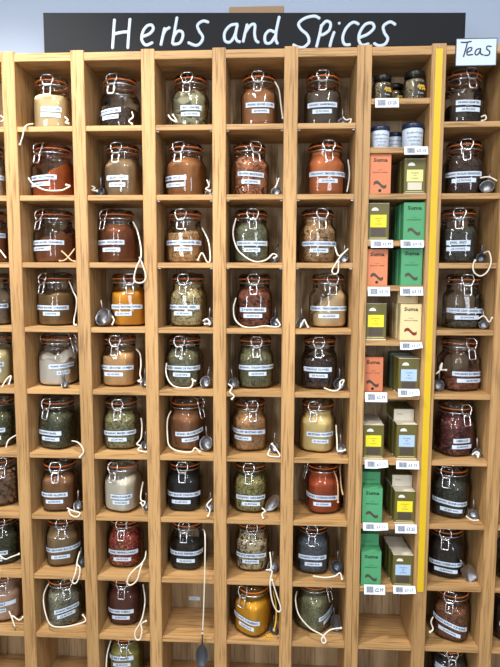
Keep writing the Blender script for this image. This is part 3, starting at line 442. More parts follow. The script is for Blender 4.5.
JARS = [
 (0, 1, -0.0964, 0.088, 1.7079, 0.352, [(0.555, 0.0788, 0.0597, 0), (0.498, 0.0446, 0.0405, 0)], ('powder', ('#b8aea0', '#a89c8c'), 60), 0.0927, 0, 0, 0.002, 'pale grey powder', 'ORGANIC GARLIC', '£1.75/100G'),
 (0, 2, -0.0964, 0.088, 1.5255, 0.355, [(0.469, 0.0813, 0.0783, 0), (0.359, 0.0455, 0.0559, 0)], ('powder', ('#8a5232', '#6e3f26'), 60), 0.08755, 0, 0, 0.002, 'reddish brown powder', 'ORGANIC CINNAMON', '£1.95/100G'),
 (0, 3, -0.0964, 0.088, 1.3451, 0.313, [(0.582, 0.0685, 0.0565, 0), (0.36, 0.0364, 0.0369, 0)], ('powder', ('#8c8276', '#6f665b'), 60), 0.0618, 0, 0, 0.003, 'greyish brown powder', 'ORGANIC GINGER', '£1.60/100G'),
 (0, 4, -0.0964, 0.088, 1.1685, 0.267, [(0.314, 0.0573, 0.0621, 0), (0.337, 0.0393, 0.0446, 0)], ('powder', ('#d3cba2', '#c2b88c'), 60), 0.10300000000000001, 0, 0, 0.002, 'pale greenish cream powder', 'ORGANIC FENUGREEK', '£1.85/100G'),
 (0, 5, -0.0964, 0.088, 0.9814, 0.208, [(0.231, 0.0582, 0.0531, 0), (0.225, 0.0359, 0.03, 0)], ('leaf', ('#4a4f30', '#66693f', '#33371f'), 150), 0.10300000000000001, 0, 0, 0.002, 'dull green dried leaves', 'ORGANIC MINT', '£2.40/100G'),
 (0, 6, -0.0964, 0.088, 0.7978, 0.507, [(-0.121, 0.0366, 0.0543, 0), (-0.067, 0.0291, 0.0338, 0)], ('nuts', ('#a3846a', '#7f634e'), 60), 0.10300000000000001, 0, 0, 0, 'whole brown nutmegs', 'WHOLE NUTMEG', '£3.95/100G'),
 (0, 7, -0.0964, 0.088, 0.6147, 0.278, [(0.123, 0.0563, 0.0406, 0), (0.098, 0.0279, 0.0206, 0)], ('leaf', ('#2f3420', '#474b2c', '#20241a'), 150), 0.10300000000000001, 0, 0, 0.002, 'dark green dried leaves', 'ORGANIC THYME', '£2.25/100G'),
 (0, 8, -0.0964, 0.088, 0.4312, 0.318, [(0.039, 0.0982, 0.0588, 6), (0.101, 0.0365, 0.0399, 6)], ('powder', ('#c4a590', '#b09078'), 60), 0.0927, 0.2, 1, 0.002, 'pinkish beige powder', 'PINK SALT', '£0.95/100G'),
 (1, 0, 0.1029, 0.088, 1.8915, 0.12, [(0.266, 0.0531, 0.056, 0), (0.227, 0.0514, 0.0401, 0)], ('powder', ('#f2dfb4', '#e8d09c'), 40), 0.09682, 0, 0, 0.001, 'cream powder', 'ORGANIC ONION POWDER', '£2.60/100G'),
 (1, 1, 0.0994, 0.088, 1.7079, -0.427, [(-0.328, 0.086, 0.0542, 0), (-0.47, 0.0715, 0.0361, 0)], ('powder', ('#b25e2e', '#9a4e24'), 60), 0.06386, 0.9, 0, 0.005, 'rust red powder', 'ORGANIC CHILLI POWDER', '£2.55/100G'),
 (1, 2, 0.0982, 0.088, 1.5255, -0.516, [(-0.18, 0.1018, 0.057, 0), (-0.512, 0.0668, 0.0398, 0)], ('powder', ('#8e5a38', '#7a4a2c'), 60), 0.06798, 0.25, 0, 0.011, 'mounded cocoa brown powder', 'ORGANIC GROUND CINNAMON', '£2.10/100G'),
 (1, 3, 0.0976, 0.088, 1.3451, -0.504, [(-0.072, 0.1141, 0.0526, 0), (-0.016, 0.0523, 0.0355, 0)], ('powder', ('#8a6f4a', '#765c3a'), 60), 0.09064, 0.1, 0, 0.004, 'olive brown powder', 'ORGANIC GROUND CORIANDER', '£1.90/100G'),
 (1, 4, 0.0936, 0.088, 1.1685, 1.437, [(0.624, 0.0805, 0.0603, 3), (0.663, 0.0371, 0.041, 3)], ('powder', ('#e9e3da', '#dcd4c8'), 60), 0.07415999999999999, 0.1, 2, 0.014, 'scooped-out white powder', 'ORGANIC GARLIC POWDER', '£2.95/100G'),
 (1, 5, 0.0936, 0.0812, 0.9814, -0.362, [(-0.334, 0.0857, 0.0503, 0), (-0.167, 0.0574, 0.0326, 0)], ('leaf', ('#4b4e34', '#66684a', '#33351f'), 200), 0.10918, 0, 0, 0.002, 'dark green herb', 'ORGANIC BASIL', '£2.50/100G'),
 (1, 6, 0.0991, 0.0652, 0.7978, 0.114, [(-0.044, 0.0802, 0.0536, 0), (0.02, 0.0498, 0.0334, 0)], ('powder', ('#8a6240', '#7a5434'), 60), 0.10711999999999999, 0.15, 0, 0.003, 'mid brown powder', 'GROUND ALLSPICE', '£2.70/100G'),
 (1, 7, 0.0936, 0.0899, 0.6147, 0.281, [(0.132, 0.1356, 0.0561, 3), (0.174, 0.0534, 0.0339, 1)], ('powder', ('#86704f', '#786346'), 60), 0.11536, 0, 0, 0.002, 'drab khaki brown powder', 'ORGANIC GROUND BLACK PEPPER', '£3.10/100G'),
 (1, 8, 0.095, 0.0746, 0.4312, 0.526, [(0.522, 0.0711, 0.0587, 8), (0.483, 0.0515, 0.0415, 8)], ('leaf', ('#767760', '#94947c', '#53533f'), 190), 0.11124, 0, 0, 0.003, 'grey green herb', 'ORGANIC MARJORAM', '£2.45/100G'),
 (2, 0, 0.2989, 0.088, 1.8915, -0.208, [(-0.435, 0.0736, 0.0488, 4), (-0.335, 0.0502, 0.0332, 2)], ('seeds', ('#3a302a', '#4e4034', '#261f1b'), 220), 0.0618, 0, 0, 0.004, 'dark brown seeds, part full', 'BROWN MUSTARD SEED', '£1.40/100G'),
 (2, 1, 0.3026, 0.088, 1.7079, -0.111, [(-0.089, 0.0616, 0.0528, 0), (-0.094, 0.0466, 0.034, 0)], ('powder', ('#8f7a5e', '#7c6548'), 60), 0.10711999999999999, 0, 0, 0.003, 'grey brown powder', 'CELERY SALT', '£1.30/100G'),
 (2, 2, 0.2836, 0.088, 1.5255, -0.619, [(-0.331, 0.0975, 0.0577, 0), (-0.176, 0.0574, 0.0369, 0)], ('powder', ('#7e4c30', '#6c4028'), 60), 0.10918, 0, 0, 0.002, 'chocolate brown powder', 'GROUND CINNAMON', '£2.05/100G'),
 (2, 3, 0.3104, 0.088, 1.3451, 0.343, [(0.114, 0.0938, 0.0563, 0), (-0.023, 0.0464, 0.037, 0)], ('powder', ('#dd9f26', '#cf901c'), 50), 0.09888000000000001, 0.1, 0, 0.004, 'golden yellow powder', 'ORGANIC MUSTARD POWDER', '£2.35/100G'),
 (2, 4, 0.2836, 0.088, 1.1685, -0.024, [(-0.147, 0.117, 0.057, 0), (-0.149, 0.0563, 0.0382, 0)], ('powder', ('#c9a472', '#b8925f'), 60), 0.09476, 0.2, 0.4, 0.006, 'sandy beige powder', 'ORGANIC GROUND CUMIN', '£2.15/100G'),
 (2, 5, 0.2836, 0.0878, 0.9814, 0.05, [(0.096, 0.1028, 0.0515, 1), (-0.007, 0.0535, 0.0326, 0)], ('seeds', ('#726f46', '#8f8a60', '#565236'), 260), 0.11124, 0, 0, 0.002, 'mossy green herb', 'ORGANIC MIXED HERBS', '£2.20/100G'),
 (2, 6, 0.2888, 0.0712, 0.7978, -0.32, [(0.115, 0.0645, 0.0507, 2), (0.1, 0.049, 0.0334, 2)], ('powder', ('#e2ddd0', '#d4cdbd'), 60), 0.10094, 0.2, 0.5, 0.003, 'white powder', 'BAKING POWDER', '£0.90/100G'),
 (2, 7, 0.2869, 0.094, 0.6147, 0.014, [(0.052, 0.0928, 0.051, 0), (0.034, 0.0518, 0.0302, 0)], ('seeds', ('#8c2420', '#a83a2c', '#5e1a18', '#b8783c'), 260), 0.11948, 0, 0, 0.002, 'bright red peppercorns', 'PINK PEPPERCORNS', '£4.60/100G'),
 (2, 8, 0.2836, 0.0927, 0.4312, 0.034, [(-0.136, 0.085, 0.0478, 0), (-0.048, 0.0528, 0.0288, 0)], ('powder', ('#59281c', '#4b2118'), 60), 0.11536, 0, 0, 0.001, 'dark maroon powder', 'GROUND SUMAC', '£2.80/100G'),
 (2, 9, 0.2836, 0.088, 0.248, 0.117, [(-0.125, 0.0809, 0.0835, 0), (-0.024, 0.0527, 0.0631, 0)], ('powder', ('#8f8a4c', '#7c783f'), 90), 0.11536, 0, 0, 0.002, 'yellowish green powder', 'CURRY BLEND', '£2.30/100G'),
 (3, 0, 0.4989, 0.088, 1.8915, -0.053, [(0.142, 0.0565, 0.0547, 0), (0.11, 0.0505, 0.0377, 0)], ('leaf', ('#63603f', '#868262', '#403e28'), 70), 0.10300000000000001, 0, 0, 0.004, 'dried bay leaves', 'BAY LEAVES', '£3.20/100G'),
 (3, 1, 0.4845, 0.088, 1.7079, -0.249, [(-0.612, 0.0809, 0.0513, 0), (-0.486, 0.0572, 0.033, 0)], ('powder', ('#96683e', '#845831'), 60), 0.10918, 0, 0, 0.002, 'warm brown powder', 'MIXED SPICE', '£2.65/100G'),
 (3, 2, 0.4807, 0.088, 1.5255, -0.103, [(0.013, 0.1176, 0.0568, 0), (0.014, 0.0505, 0.0389, 0)], ('seeds', ('#a67c46', '#c49a60', '#7e5a30'), 240), 0.08652000000000001, 0, 0, 0.002, 'golden tan seeds', 'ORGANIC CORIANDER SEED', '£1.50/100G'),
 (3, 3, 0.4879, 0.088, 1.3451, -0.135, [(-0.322, 0.1122, 0.0563, 0), (-0.173, 0.053, 0.0385, 0)], ('seeds', ('#8e8258', '#b0a274', '#655a38'), 240), 0.12154, 0, 0, 0.002, 'greenish tan seeds', 'ORGANIC FENNEL SEED', '£1.85/100G'),
 (3, 4, 0.4757, 0.088, 1.1685, -0.14, [(0.028, 0.1151, 0.0579, 0), (-0.047, 0.05, 0.0392, 0)], ('leaf', ('#716f4a', '#908d66', '#504e34'), 240), 0.10711999999999999, 0, 0, 0.003, 'sage green herb', 'MIXED HERBES DE PROVENCE', '£2.75/100G'),
 (3, 5, 0.4787, 0.094, 0.9814, 1.119, [(0.377, 0.0972, 0.0532, 5), (0.379, 0.0519, 0.035, 5)], ('powder', ('#8c6242', '#7c5436'), 60), 0.11536, 0, 0, 0.002, 'plain brown powder', 'ORGANIC GROUND NUTMEG', '£4.10/100G'),
 (3, 6, 0.4736, 0.0894, 0.7978, -0.005, [(-0.155, 0.129, 0.0528, 0), (-0.09, 0.0552, 0.0313, 0)], ('powder', ('#1e2126', '#14171b'), 80), 0.10918, 0, 0, 0.002, 'blue-black powder', 'ORGANIC BLACK ONION SEED', '£1.65/100G'),
 (3, 7, 0.4787, 0.0904, 0.6147, -0.051, [(-0.097, 0.1356, 0.0552, 0), (0.029, 0.0538, 0.0328, 0)], ('seeds', ('#1d1c1c', '#2c2a29', '#111111'), 260), 0.05974, 0, 0, 0.003, 'black seeds, half full', 'WHOLE BLACK PEPPERCORNS', '£3.60/100G'),
 (4, 0, 0.6913, 0.088, 1.8915, -0.045, [(0.088, 0.0787, 0.0602, 0), (0.1, 0.0464, 0.0433, 0)], ('powder', ('#8e633e', '#7e5533'), 60), 0.10711999999999999, 0, 0, 0.002, 'medium brown powder', 'ORGANIC GROUND CLOVES', '£3.90/100G'),
 (4, 1, 0.6652, 0.088, 1.7079, 0.397, [(0.14, 0.0746, 0.06, -2), (0.15, 0.0519, 0.0395, 0)], ('leaf', ('#8e4a26', '#b8703c', '#6a2e18', '#c98a50'), 120), 0.10711999999999999, 0, 0, 0.004, 'red-brown torn flakes', 'ORGANIC MACE BLADES', '£5.20/100G'),
 (4, 2, 0.6705, 0.088, 1.5255, 0.126, [(0.108, 0.0881, 0.0546, 0), (0.093, 0.0448, 0.0364, 0)], ('leaf', ('#636a4c', '#818667', '#484c35'), 240), 0.11124, 0, 0, 0.002, 'soft green herb', 'ORGANIC OREGANO', '£2.35/100G'),
 (4, 3, 0.6805, 0.088, 1.3451, -0.01, [(-0.046, 0.074, 0.0498, 0), (-0.046, 0.0517, 0.0329, 0)], ('seeds', ('#5e3020', '#7c4630', '#38201a'), 170), 0.10918, 0, 0, 0.003, 'dark reddish berries', 'JUNIPER BERRIES', '£3.40/100G'),
 (4, 4, 0.6845, 0.088, 1.1685, 0.087, [(0.111, 0.1196, 0.0624, 1), (0.15, 0.05, 0.0443, 0)], ('leaf', ('#64643f', '#86845c', '#464629'), 220), 0.11536, 0, 0, 0.002, 'olive green herb', 'ORGANIC ITALIAN SEASONING', '£2.55/100G'),
 (4, 5, 0.6665, 0.094, 0.9814, 0.233, [(-0.267, 0.1303, 0.0606, -3), (-0.34, 0.0528, 0.0418, -3)], ('seeds', ('#b08450', '#c89c68', '#94693a'), 330), 0.11536, 0, 0, 0.003, 'sandy tan granules', 'WHOLE YELLOW MUSTARD SEED', '£1.45/100G'),
 (4, 6, 0.6718, 0.0902, 0.7978, -0.08, [(0.037, 0.0877, 0.0486, 0), (0.031, 0.0526, 0.03, 0)], ('seeds', ('#77703c', '#918a52', '#56542c'), 230), 0.10918, 0, 0, 0.002, 'olive green pods', 'ORGANIC CARDAMOM', '£6.80/100G'),
 (4, 7, 0.6768, 0.094, 0.6147, 0.023, [(-0.054, 0.092, 0.0521, 0), (-0.047, 0.0486, 0.0344, 0)], ('seeds', ('#a39674', '#bcae8c', '#8a7c5c', '#4c4436'), 200), 0.11536, 0, 0, 0.002, 'speckled pale seeds', 'WHITE PEPPERCORNS', '£4.20/100G'),
 (4, 8, 0.6807, 0.062, 0.4312, -0.606, [(-0.447, 0.089, 0.0532, -8), (-0.381, 0.0497, 0.0341, -8)], ('powder', ('#efb60e', '#e6a808'), 50), 0.10711999999999999, 0, 0, 0.004, 'vivid yellow powder', 'ORGANIC TURMERIC', '£2.25/100G'),
 (5, 0, 0.8677, 0.088, 1.8915, -0.079, [(-0.087, 0.08, 0.058, 0), (-0.087, 0.051, 0.0404, 0)], ('powder', ('#4e4238', '#40362e'), 60), 0.09476, 0, 0, 0.002, 'dark grey brown powder', 'ORGANIC GARAM MASALA', '£2.90/100G'),
 (5, 1, 0.8784, 0.088, 1.7079, 0.096, [(0.12, 0.1102, 0.0594, 0), (0.078, 0.0505, 0.0406, 0)], ('powder', ('#ad683c', '#9c5a30'), 60), 0.1236, 0, 0, 0.001, 'burnt orange powder', 'ORGANIC SMOKED PAPRIKA', '£3.05/100G'),
 (5, 2, 0.8587, 0.088, 1.5255, 0.195, [(0.108, 0.1112, 0.0533, 0), (0.074, 0.0488, 0.0348, 0)], ('seeds', ('#86663f', '#a4855c', '#634a2c'), 240), 0.1236, 0, 0, 0.001, 'mixed brown seeds', 'ORGANIC CORIANDER SEED', '£1.70/100G'),
 (5, 3, 0.8917, 0.088, 1.3451, 0.174, [(0.054, 0.1391, 0.0543, 0), (0.001, 0.057, 0.0333, 0)], ('powder', ('#d9c29a', '#cdb488'), 60), 0.07725, 0.95, 0.1, 0.006, 'ivory powder, banked up', 'ORGANIC FENUGREEK POWDER', '£2.00/100G'),
 (5, 4, 0.8706, 0.088, 1.1685, -0.124, [(-0.183, 0.0807, 0.0587, 0), (-0.12, 0.0509, 0.0407, 0)], ('seeds', ('#33241e', '#4a352b', '#1e1614'), 200), 0.08446000000000001, 0, 0, 0.005, 'blackish brown cloves', 'WHOLE CLOVES', '£4.75/100G'),
 (5, 5, 0.8689, 0.094, 0.9814, -0.309, [(0.092, 0.0822, 0.0563, 1), (0.056, 0.0469, 0.0365, 0)], ('powder', ('#d6c48c', '#cab67c'), 60), 0.11742000000000001, 0, 0, 0.002, 'pale yellow powder', 'MUSTARD POWDER', '£1.95/100G'),
 (5, 6, 0.887, 0.094, 0.7978, -1.429, [(-0.216, 0.1053, 0.0528, -3), (-0.088, 0.0508, 0.0325, -2)], ('powder', ('#a44c22', '#903e1a'), 90), 0.11948, 0, 0, 0.003, 'deep orange-red powder', 'ORGANIC CAYENNE PEPPER', '£3.15/100G'),
 (5, 7, 0.8588, 0.0903, 0.6147, -0.11, [(-0.074, 0.0829, 0.0539, 1), (-0.016, 0.0496, 0.0341, 1)], ('seeds', ('#444c58', '#5a6472', '#343a44'), 380), 0.11124, 0, 0, 0.002, 'slate blue seeds', 'ORGANIC POPPY SEED', '£1.80/100G'),
 (5, 8, 0.8661, 0.092, 0.4312, 0.983, [(0.826, 0.0672, 0.0549, 13), (0.965, 0.0523, 0.0393, 13)], ('leaf', ('#75774e', '#8e8f66', '#585c3a'), 230), 0.10711999999999999, 0, 0, 0.002, 'faded green herb', 'ORGANIC SAGE', '£2.65/100G'),
 (7, 0, 1.2507, 0.088, 1.8915, 0.138, [(0.018, 0.0649, 0.0586, 0), (0.009, 0.0625, 0.0407, 0)], ('leaf', ('#2c2622', '#40382f', '#1a1715'), 170), 0.051500000000000004, 0, 0, 0.004, 'near-black tea leaves', 'ORGANIC ASSAM TEA', '£2.75/100G'),
 (7, 1, 1.2596, 0.088, 1.7079, -0.168, [(-0.305, 0.1008, 0.0569, 0), (-0.243, 0.0607, 0.0397, 0)], ('leaf', ('#30211c', '#4a332a', '#1c1413'), 200), 0.10300000000000001, 0, 0, 0.004, 'dark brown tea leaves', 'ORGANIC ENGLISH BREAKFAST', '£2.95/100G'),
 (7, 2, 1.2519, 0.088, 1.5255, -0.249, [(-0.252, 0.0609, 0.0561, 0), (-0.25, 0.0597, 0.0392, 0)], ('leaf', ('#35342f', '#4a4942', '#24231f'), 200), 0.09682, 0, 0, 0.004, 'charcoal grey tea', 'EARL GREY', '£3.10/100G'),
 (7, 3, 1.2724, 0.088, 1.3451, -0.079, [(-0.033, 0.1135, 0.0503, -1), (-0.037, 0.064, 0.0318, 0)], ('leaf', ('#4a4636', '#5c5744', '#2f2c22'), 150), 0.018539999999999997, 0, 0, 0.004, 'a thin leaf layer', 'LOOSE LEAF GREEN TEA', '£3.30/100G'),
 (7, 4, 1.2695, 0.088, 1.1685, 0.313, [(0.312, 0.0946, 0.0505, -2), (0.425, 0.0832, 0.0316, -2)], ('leaf', ('#7a3c22', '#93502e', '#55281a'), 150), 0.0412, 0, 0, 0.006, 'reddish leaves, mostly empty', 'ORGANIC ROOIBOS TEA', '£2.60/100G'),
 (7, 5, 1.2628, 0.083, 0.9814, 0.328, [(0.144, 0.0505, 0.0478, 0), (0.168, 0.0581, 0.0305, 0)], ('leaf', ('#4c1c1e', '#6e2c2a', '#2a1214', '#7e4438'), 120), 0.11536, 0, 0, 0.004, 'dark red petals', 'HIBISCUS', '£3.40/100G'),
 (7, 6, 1.2593, 0.0864, 0.7978, -0.531, [(-0.29, 0.1068, 0.0477, -4), (-0.235, 0.0603, 0.0268, -2)], ('leaf', ('#2f322c', '#474a3c', '#1e201d'), 220), 0.1133, 0, 0, 0.003, 'dark green-grey tea', 'ORGANIC GUNPOWDER', '£3.25/100G'),
 (7, 7, 1.2536, 0.0886, 0.6147, -0.346, [(-0.273, 0.0947, 0.046, 0), (-0.251, 0.0627, 0.0269, -2)], ('leaf', ('#1c1816', '#2c2521', '#100e0d'), 220), 0.11124, 0, 0, 0.003, 'black tea leaves', 'ORGANIC DARJEELING TEA', '£3.80/100G'),
 (7, 8, 1.2724, 0.0723, 0.4312, -0.436, [(-0.414, 0.1026, 0.0544, -14), (-0.389, 0.0601, 0.0312, -14)], ('seeds', ('#6e4024', '#84522f', '#532e1a'), 300), 0.10918, 0.2, 2, 0.004, 'chestnut brown granules', 'ORGANIC BARLEY CUP BLEND', '£2.85/100G'),
 (7, 9, 1.2724, 0.088, 0.248, -0.058, [(-0.106, 0.093, 0.0864, -6), (-0.114, 0.0617, 0.0666, -6)], ('leaf', ('#2c2a28', '#403c38', '#1a1917'), 180), 0.10300000000000001, 0, 0, 0.003, 'dark leaves', 'WHITE TEA', '£4.50/100G'),
 (8, 8, 1.447, 0.07, 0.4312, -0.3, [(-0.2, 0.08, 0.055, 0), (-0.2, 0.052, 0.037, 0)], ('leaf', ('#3a241a', '#50342a', '#251812'), 200), 0.1, 0, 0, 0.003, 'dark brown leaves', 'LAPSANG', '£3.50/100G'),
 (8, 7, 1.45, 0.07, 0.6147, -0.3, [(-0.2, 0.08, 0.055, 0), (-0.2, 0.052, 0.037, 0)], ('leaf', ('#3f3d33', '#57544a', '#2a2822'), 200), 0.05, 0, 0, 0.003, 'greyish leaves', 'CHAMOMILE', '£3.90/100G')]
for a in JARS: jar(*a)
JPOS = {(a[0], a[1]): (a[2], a[3]) for a in JARS}

# ---------------------------------------------------------------- scoops and cords
def cord_mesh(pts, origin, r=.0021, knot=True):
    bm = bmesh.new(); P = [Vector(p) - Vector(origin) for p in pts]
    tube(bm, spline(P, 7), r, 6)
    if knot and len(pts) > 3: blob(bm, P[-1], r * 1.7)
    return bm
def scoop_parts(root, kind, r, rot, m):
    a = math.radians(rot); hd = Vector((math.cos(a) * .12, .10, max(.5, abs(math.sin(a))))).normalized()
    if kind in ('steel', 'dark'):
        bm = bmesh.new(); prof = [(-r * .85, r * .25), (-r * .8, r * .62), (-r * .6, r * .84), (0, r), (r * .35, r * 1.02), (r * .38, r * .96), (0, r * .93), (-r * .55, r * .76), (-r * .72, r * .5), (-r * .76, .0012)]
        lathe(bm, prof, 24); d = Vector((-.35, -.75, .35)).normalized()
        bm.transform(d.to_track_quat('Z', 'Y').to_matrix().to_4x4())
        bmo('scoop_bowl', bm, m, root, True)
        L0, L1 = r * .95, r + .03
    else:
        s = r; bm = bmesh.new(); nx, ny = 20, 12; rings = []
        long = {'spoon': 1.5, 'spoon_dark': 1.5, 'spoonhang': 1.62, 'bigscoop': 1.15}[kind]
        for lay in (0, 1):
            for i in range(1, ny + 1):
                t = i / ny; ring = []
                for k in range(nx):
                    b = 2 * PI * k / nx; ex = .75 if kind != 'bigscoop' else .4
                    cx = math.copysign(abs(math.cos(b)) ** ex, math.cos(b)); cz = math.copysign(abs(math.sin(b)) ** ex, math.sin(b))
                    if kind != 'bigscoop': cx, cz = math.cos(b), math.sin(b)
                    depth = (1 - t * t) * s * .5 - lay * .0012
                    ring.append(bm.verts.new((cx * s * .8 * t, depth if t < 1 else -lay * .0, cz * s * long * t)))
                rings.append(ring)
        for g in (rings[:ny], rings[ny:]):
            c = bm.verts.new((0, s * .5, 0)) if g is rings else bm.verts.new((0, s * .5 - (.0012 if g[0] is rings[ny] else 0), 0))
            for k in range(nx): bm.faces.new((g[0][k], g[0][(k + 1) % nx], c))
            for A, B in zip(g, g[1:]):
                for k in range(nx): bm.faces.new((A[k], A[(k + 1) % nx], B[(k + 1) % nx], B[k]))
        tilt = a - PI / 2
        bm.transform(Matrix.Rotation(-tilt, 4, 'Y')); bmo('scoop_bowl', bm, m, root, True)
        hd = Vector((math.cos(a), .0, math.sin(a))); L0, L1 = s * long * .97, s * long + (.043 if kind == 'spoonhang' else .022)
    bm = bmesh.new(); u = hd.orthogonal().normalized()
    tube(bm, [hd * L0, hd * (L0 + L1) / 2, hd * L1], .0024, 8)
    bmo('scoop_handle', bm, m, root, True)
SLAB = {'steel': 'steel scoop', 'dark': 'dark metal scoop', 'spoon': 'grey oval spoon', 'spoon_dark': 'black oval spoon', 'bigscoop': 'shiny steel scoop', 'spoonhang': 'dark grey spoon hanging on a long cord'}
def where(c, r): return '%s, %s' % (ROWS[r], COLS[c])
for k in sorted(set(CORDS) | set(SCOOPS)):
    c, r = int(k[0]), int(k[2])
    if c in range(1, 8):                                            # keep each cord inside its pigeonhole except where it hangs over the edge
        lo, hi = XL[c - 1] + .0386, XL[c] - .0027
        if c == 5: hi = .9466
        for q in CORDS.get(k, []):
            if q[1] > -.003: q[0] = min(max(q[0], lo), hi); q[2] = max(q[2], S_ROW[r + 1] + TS + .0026) if q[1] > .001 else q[2]
    cm = M_CORDB if k in ('5_6', '5_6b', '1_2', '1_2b') else M_CORD
    if k == '4_8': cm = mat('powdered_cord', lin('#d8a624'), .85)
    if k in SCOOPS:
        kind, p, s, rot = SCOOPS[k]; rr = S_ROW[r + 1] + TS; p = list(p)
        if kind != 'spoonhang': p[0] = min(max(p[0], XL[c - 1] + .0385 + s), XL[c] - s - (.004 if c != 5 else .002)); p[1] = min(p[1], .146 - s)
        if kind != 'spoonhang' and (c, r) in JPOS:
            jx, jy = JPOS[(c, r)]; dd = .0565 + s * 1.0; dx = abs(p[0] - jx)
            if dx < dd: p[1] = min(p[1], max(s * .9 + .003, jy - math.sqrt(dd * dd - dx * dx)))
        if kind in ('steel', 'dark'): p = [p[0], p[1], rr + s * 1.06]
        elif kind == 'bigscoop': p = [p[0], p[1], rr + s * 1.22]
        elif kind != 'spoonhang': p = [p[0], p[1], rr + s * 1.54]
        lab = {'spoonhang': 'dark grey spoon dangling on a long cord before two empty pigeonholes'}.get(kind) or '%s with white cord, %s' % (SLAB[kind], where(c, r))
        if k not in CORDS: lab = '%s beside a jar, %s' % (SLAB[kind], where(c, r))
        root = thing('measuring_scoop', lab, 'scoop', p, 0, 'scoops for the jars')
        scoop_parts(root, kind, s, rot, M_DARK if 'dark' in kind or kind == 'spoonhang' else M_STEEL)
        if k in CORDS: bmo('cord', cord_mesh(CORDS[k], p), cm, root, True)
    else:
        pts = CORDS[k]
        lab = 'looped cotton cord, %s' % where(c, r)
        if k == '1_0': lab = 'frayed white cord end hanging over the top shelf of the first full column'
        if k == '1_0k': lab = 'small white knot beside the cream powder jar on the top shelf'
        if k[-1] == 'b': lab = 'second strand of beige cord, %s' % where(c, r)
        if k == '4_0': lab = 'white cord falling beside the jar, top shelf of the fourth full column'
        tag(bmo('cotton_cord', cord_mesh(pts, (0, 0, 0)), cm, None, True), lab, 'cord', 'cotton cords among the jars')

# ---------------------------------------------------------------- tea boxes
M_OLIVE = mat('olive_card', lin('#605a26'), .5); M_ORG = mat('orange_card', lin('#d48058'), .55); M_GRN = mat('green_card', lin('#4c9c6c'), .6)
M_CREAM = mat('cream_card', lin('#e2cd9c'), .55); M_PALE = mat('pale_card', lin('#d3cdbd'), .6); M_DGRN = mat('dark_green_card', lin('#3e5a48'), .5)
M_Y = mat('yellow_patch', lin('#eadb2e'), .5); M_B = mat('blue_patch', lin('#a9c6ea'), .5); M_PH = mat('photo_patch', lin('#4a4038'), .5); M_PY = mat('pale_yellow_patch', lin('#dbd98e'), .5)
M_BI = mat('black_print', lin('#1d1c1a'), .6); M_WI = mat('white_print', lin('#e6e8e2'), .6); M_RED = mat('red_print', lin('#7a2a1e'), .6)
def flat_text(name, txt, h, x, z, y, m, parent, squeeze=None, bold=0, fit=None):
    V, F = text_mesh(txt, h, 'CENTER', squeeze, bold, fit); bm = bmesh.new()
    vs = [bm.verts.new((x + a, y, z + b)) for a, b in V]
    for f in F:
        try: bm.faces.new([vs[i] for i in f])
        except ValueError: pass
    return bmo(name, bm, m, parent)
BW, BH, BD = .0565, .100, .036
def flag(parent, m, x, z, y, w=.026, h=.008):
    """the little waving banner on the box front"""
    bm = bmesh.new(); n = 12; rows = []
    for i in range(n + 1):
        t = i / n; xx = x + (t - .5) * w; zz = z + math.sin(t * 6.0) * h * .38 - (t - .5) * h * .3
        rows.append((bm.verts.new((xx, y, zz - h * .32)), bm.verts.new((xx, y, zz + h * .32))))
    for A, B in zip(rows, rows[1:]): bm.faces.new((A[0], B[0], B[1], A[1]))
    return bmo('printed_banner', bm, m, parent)
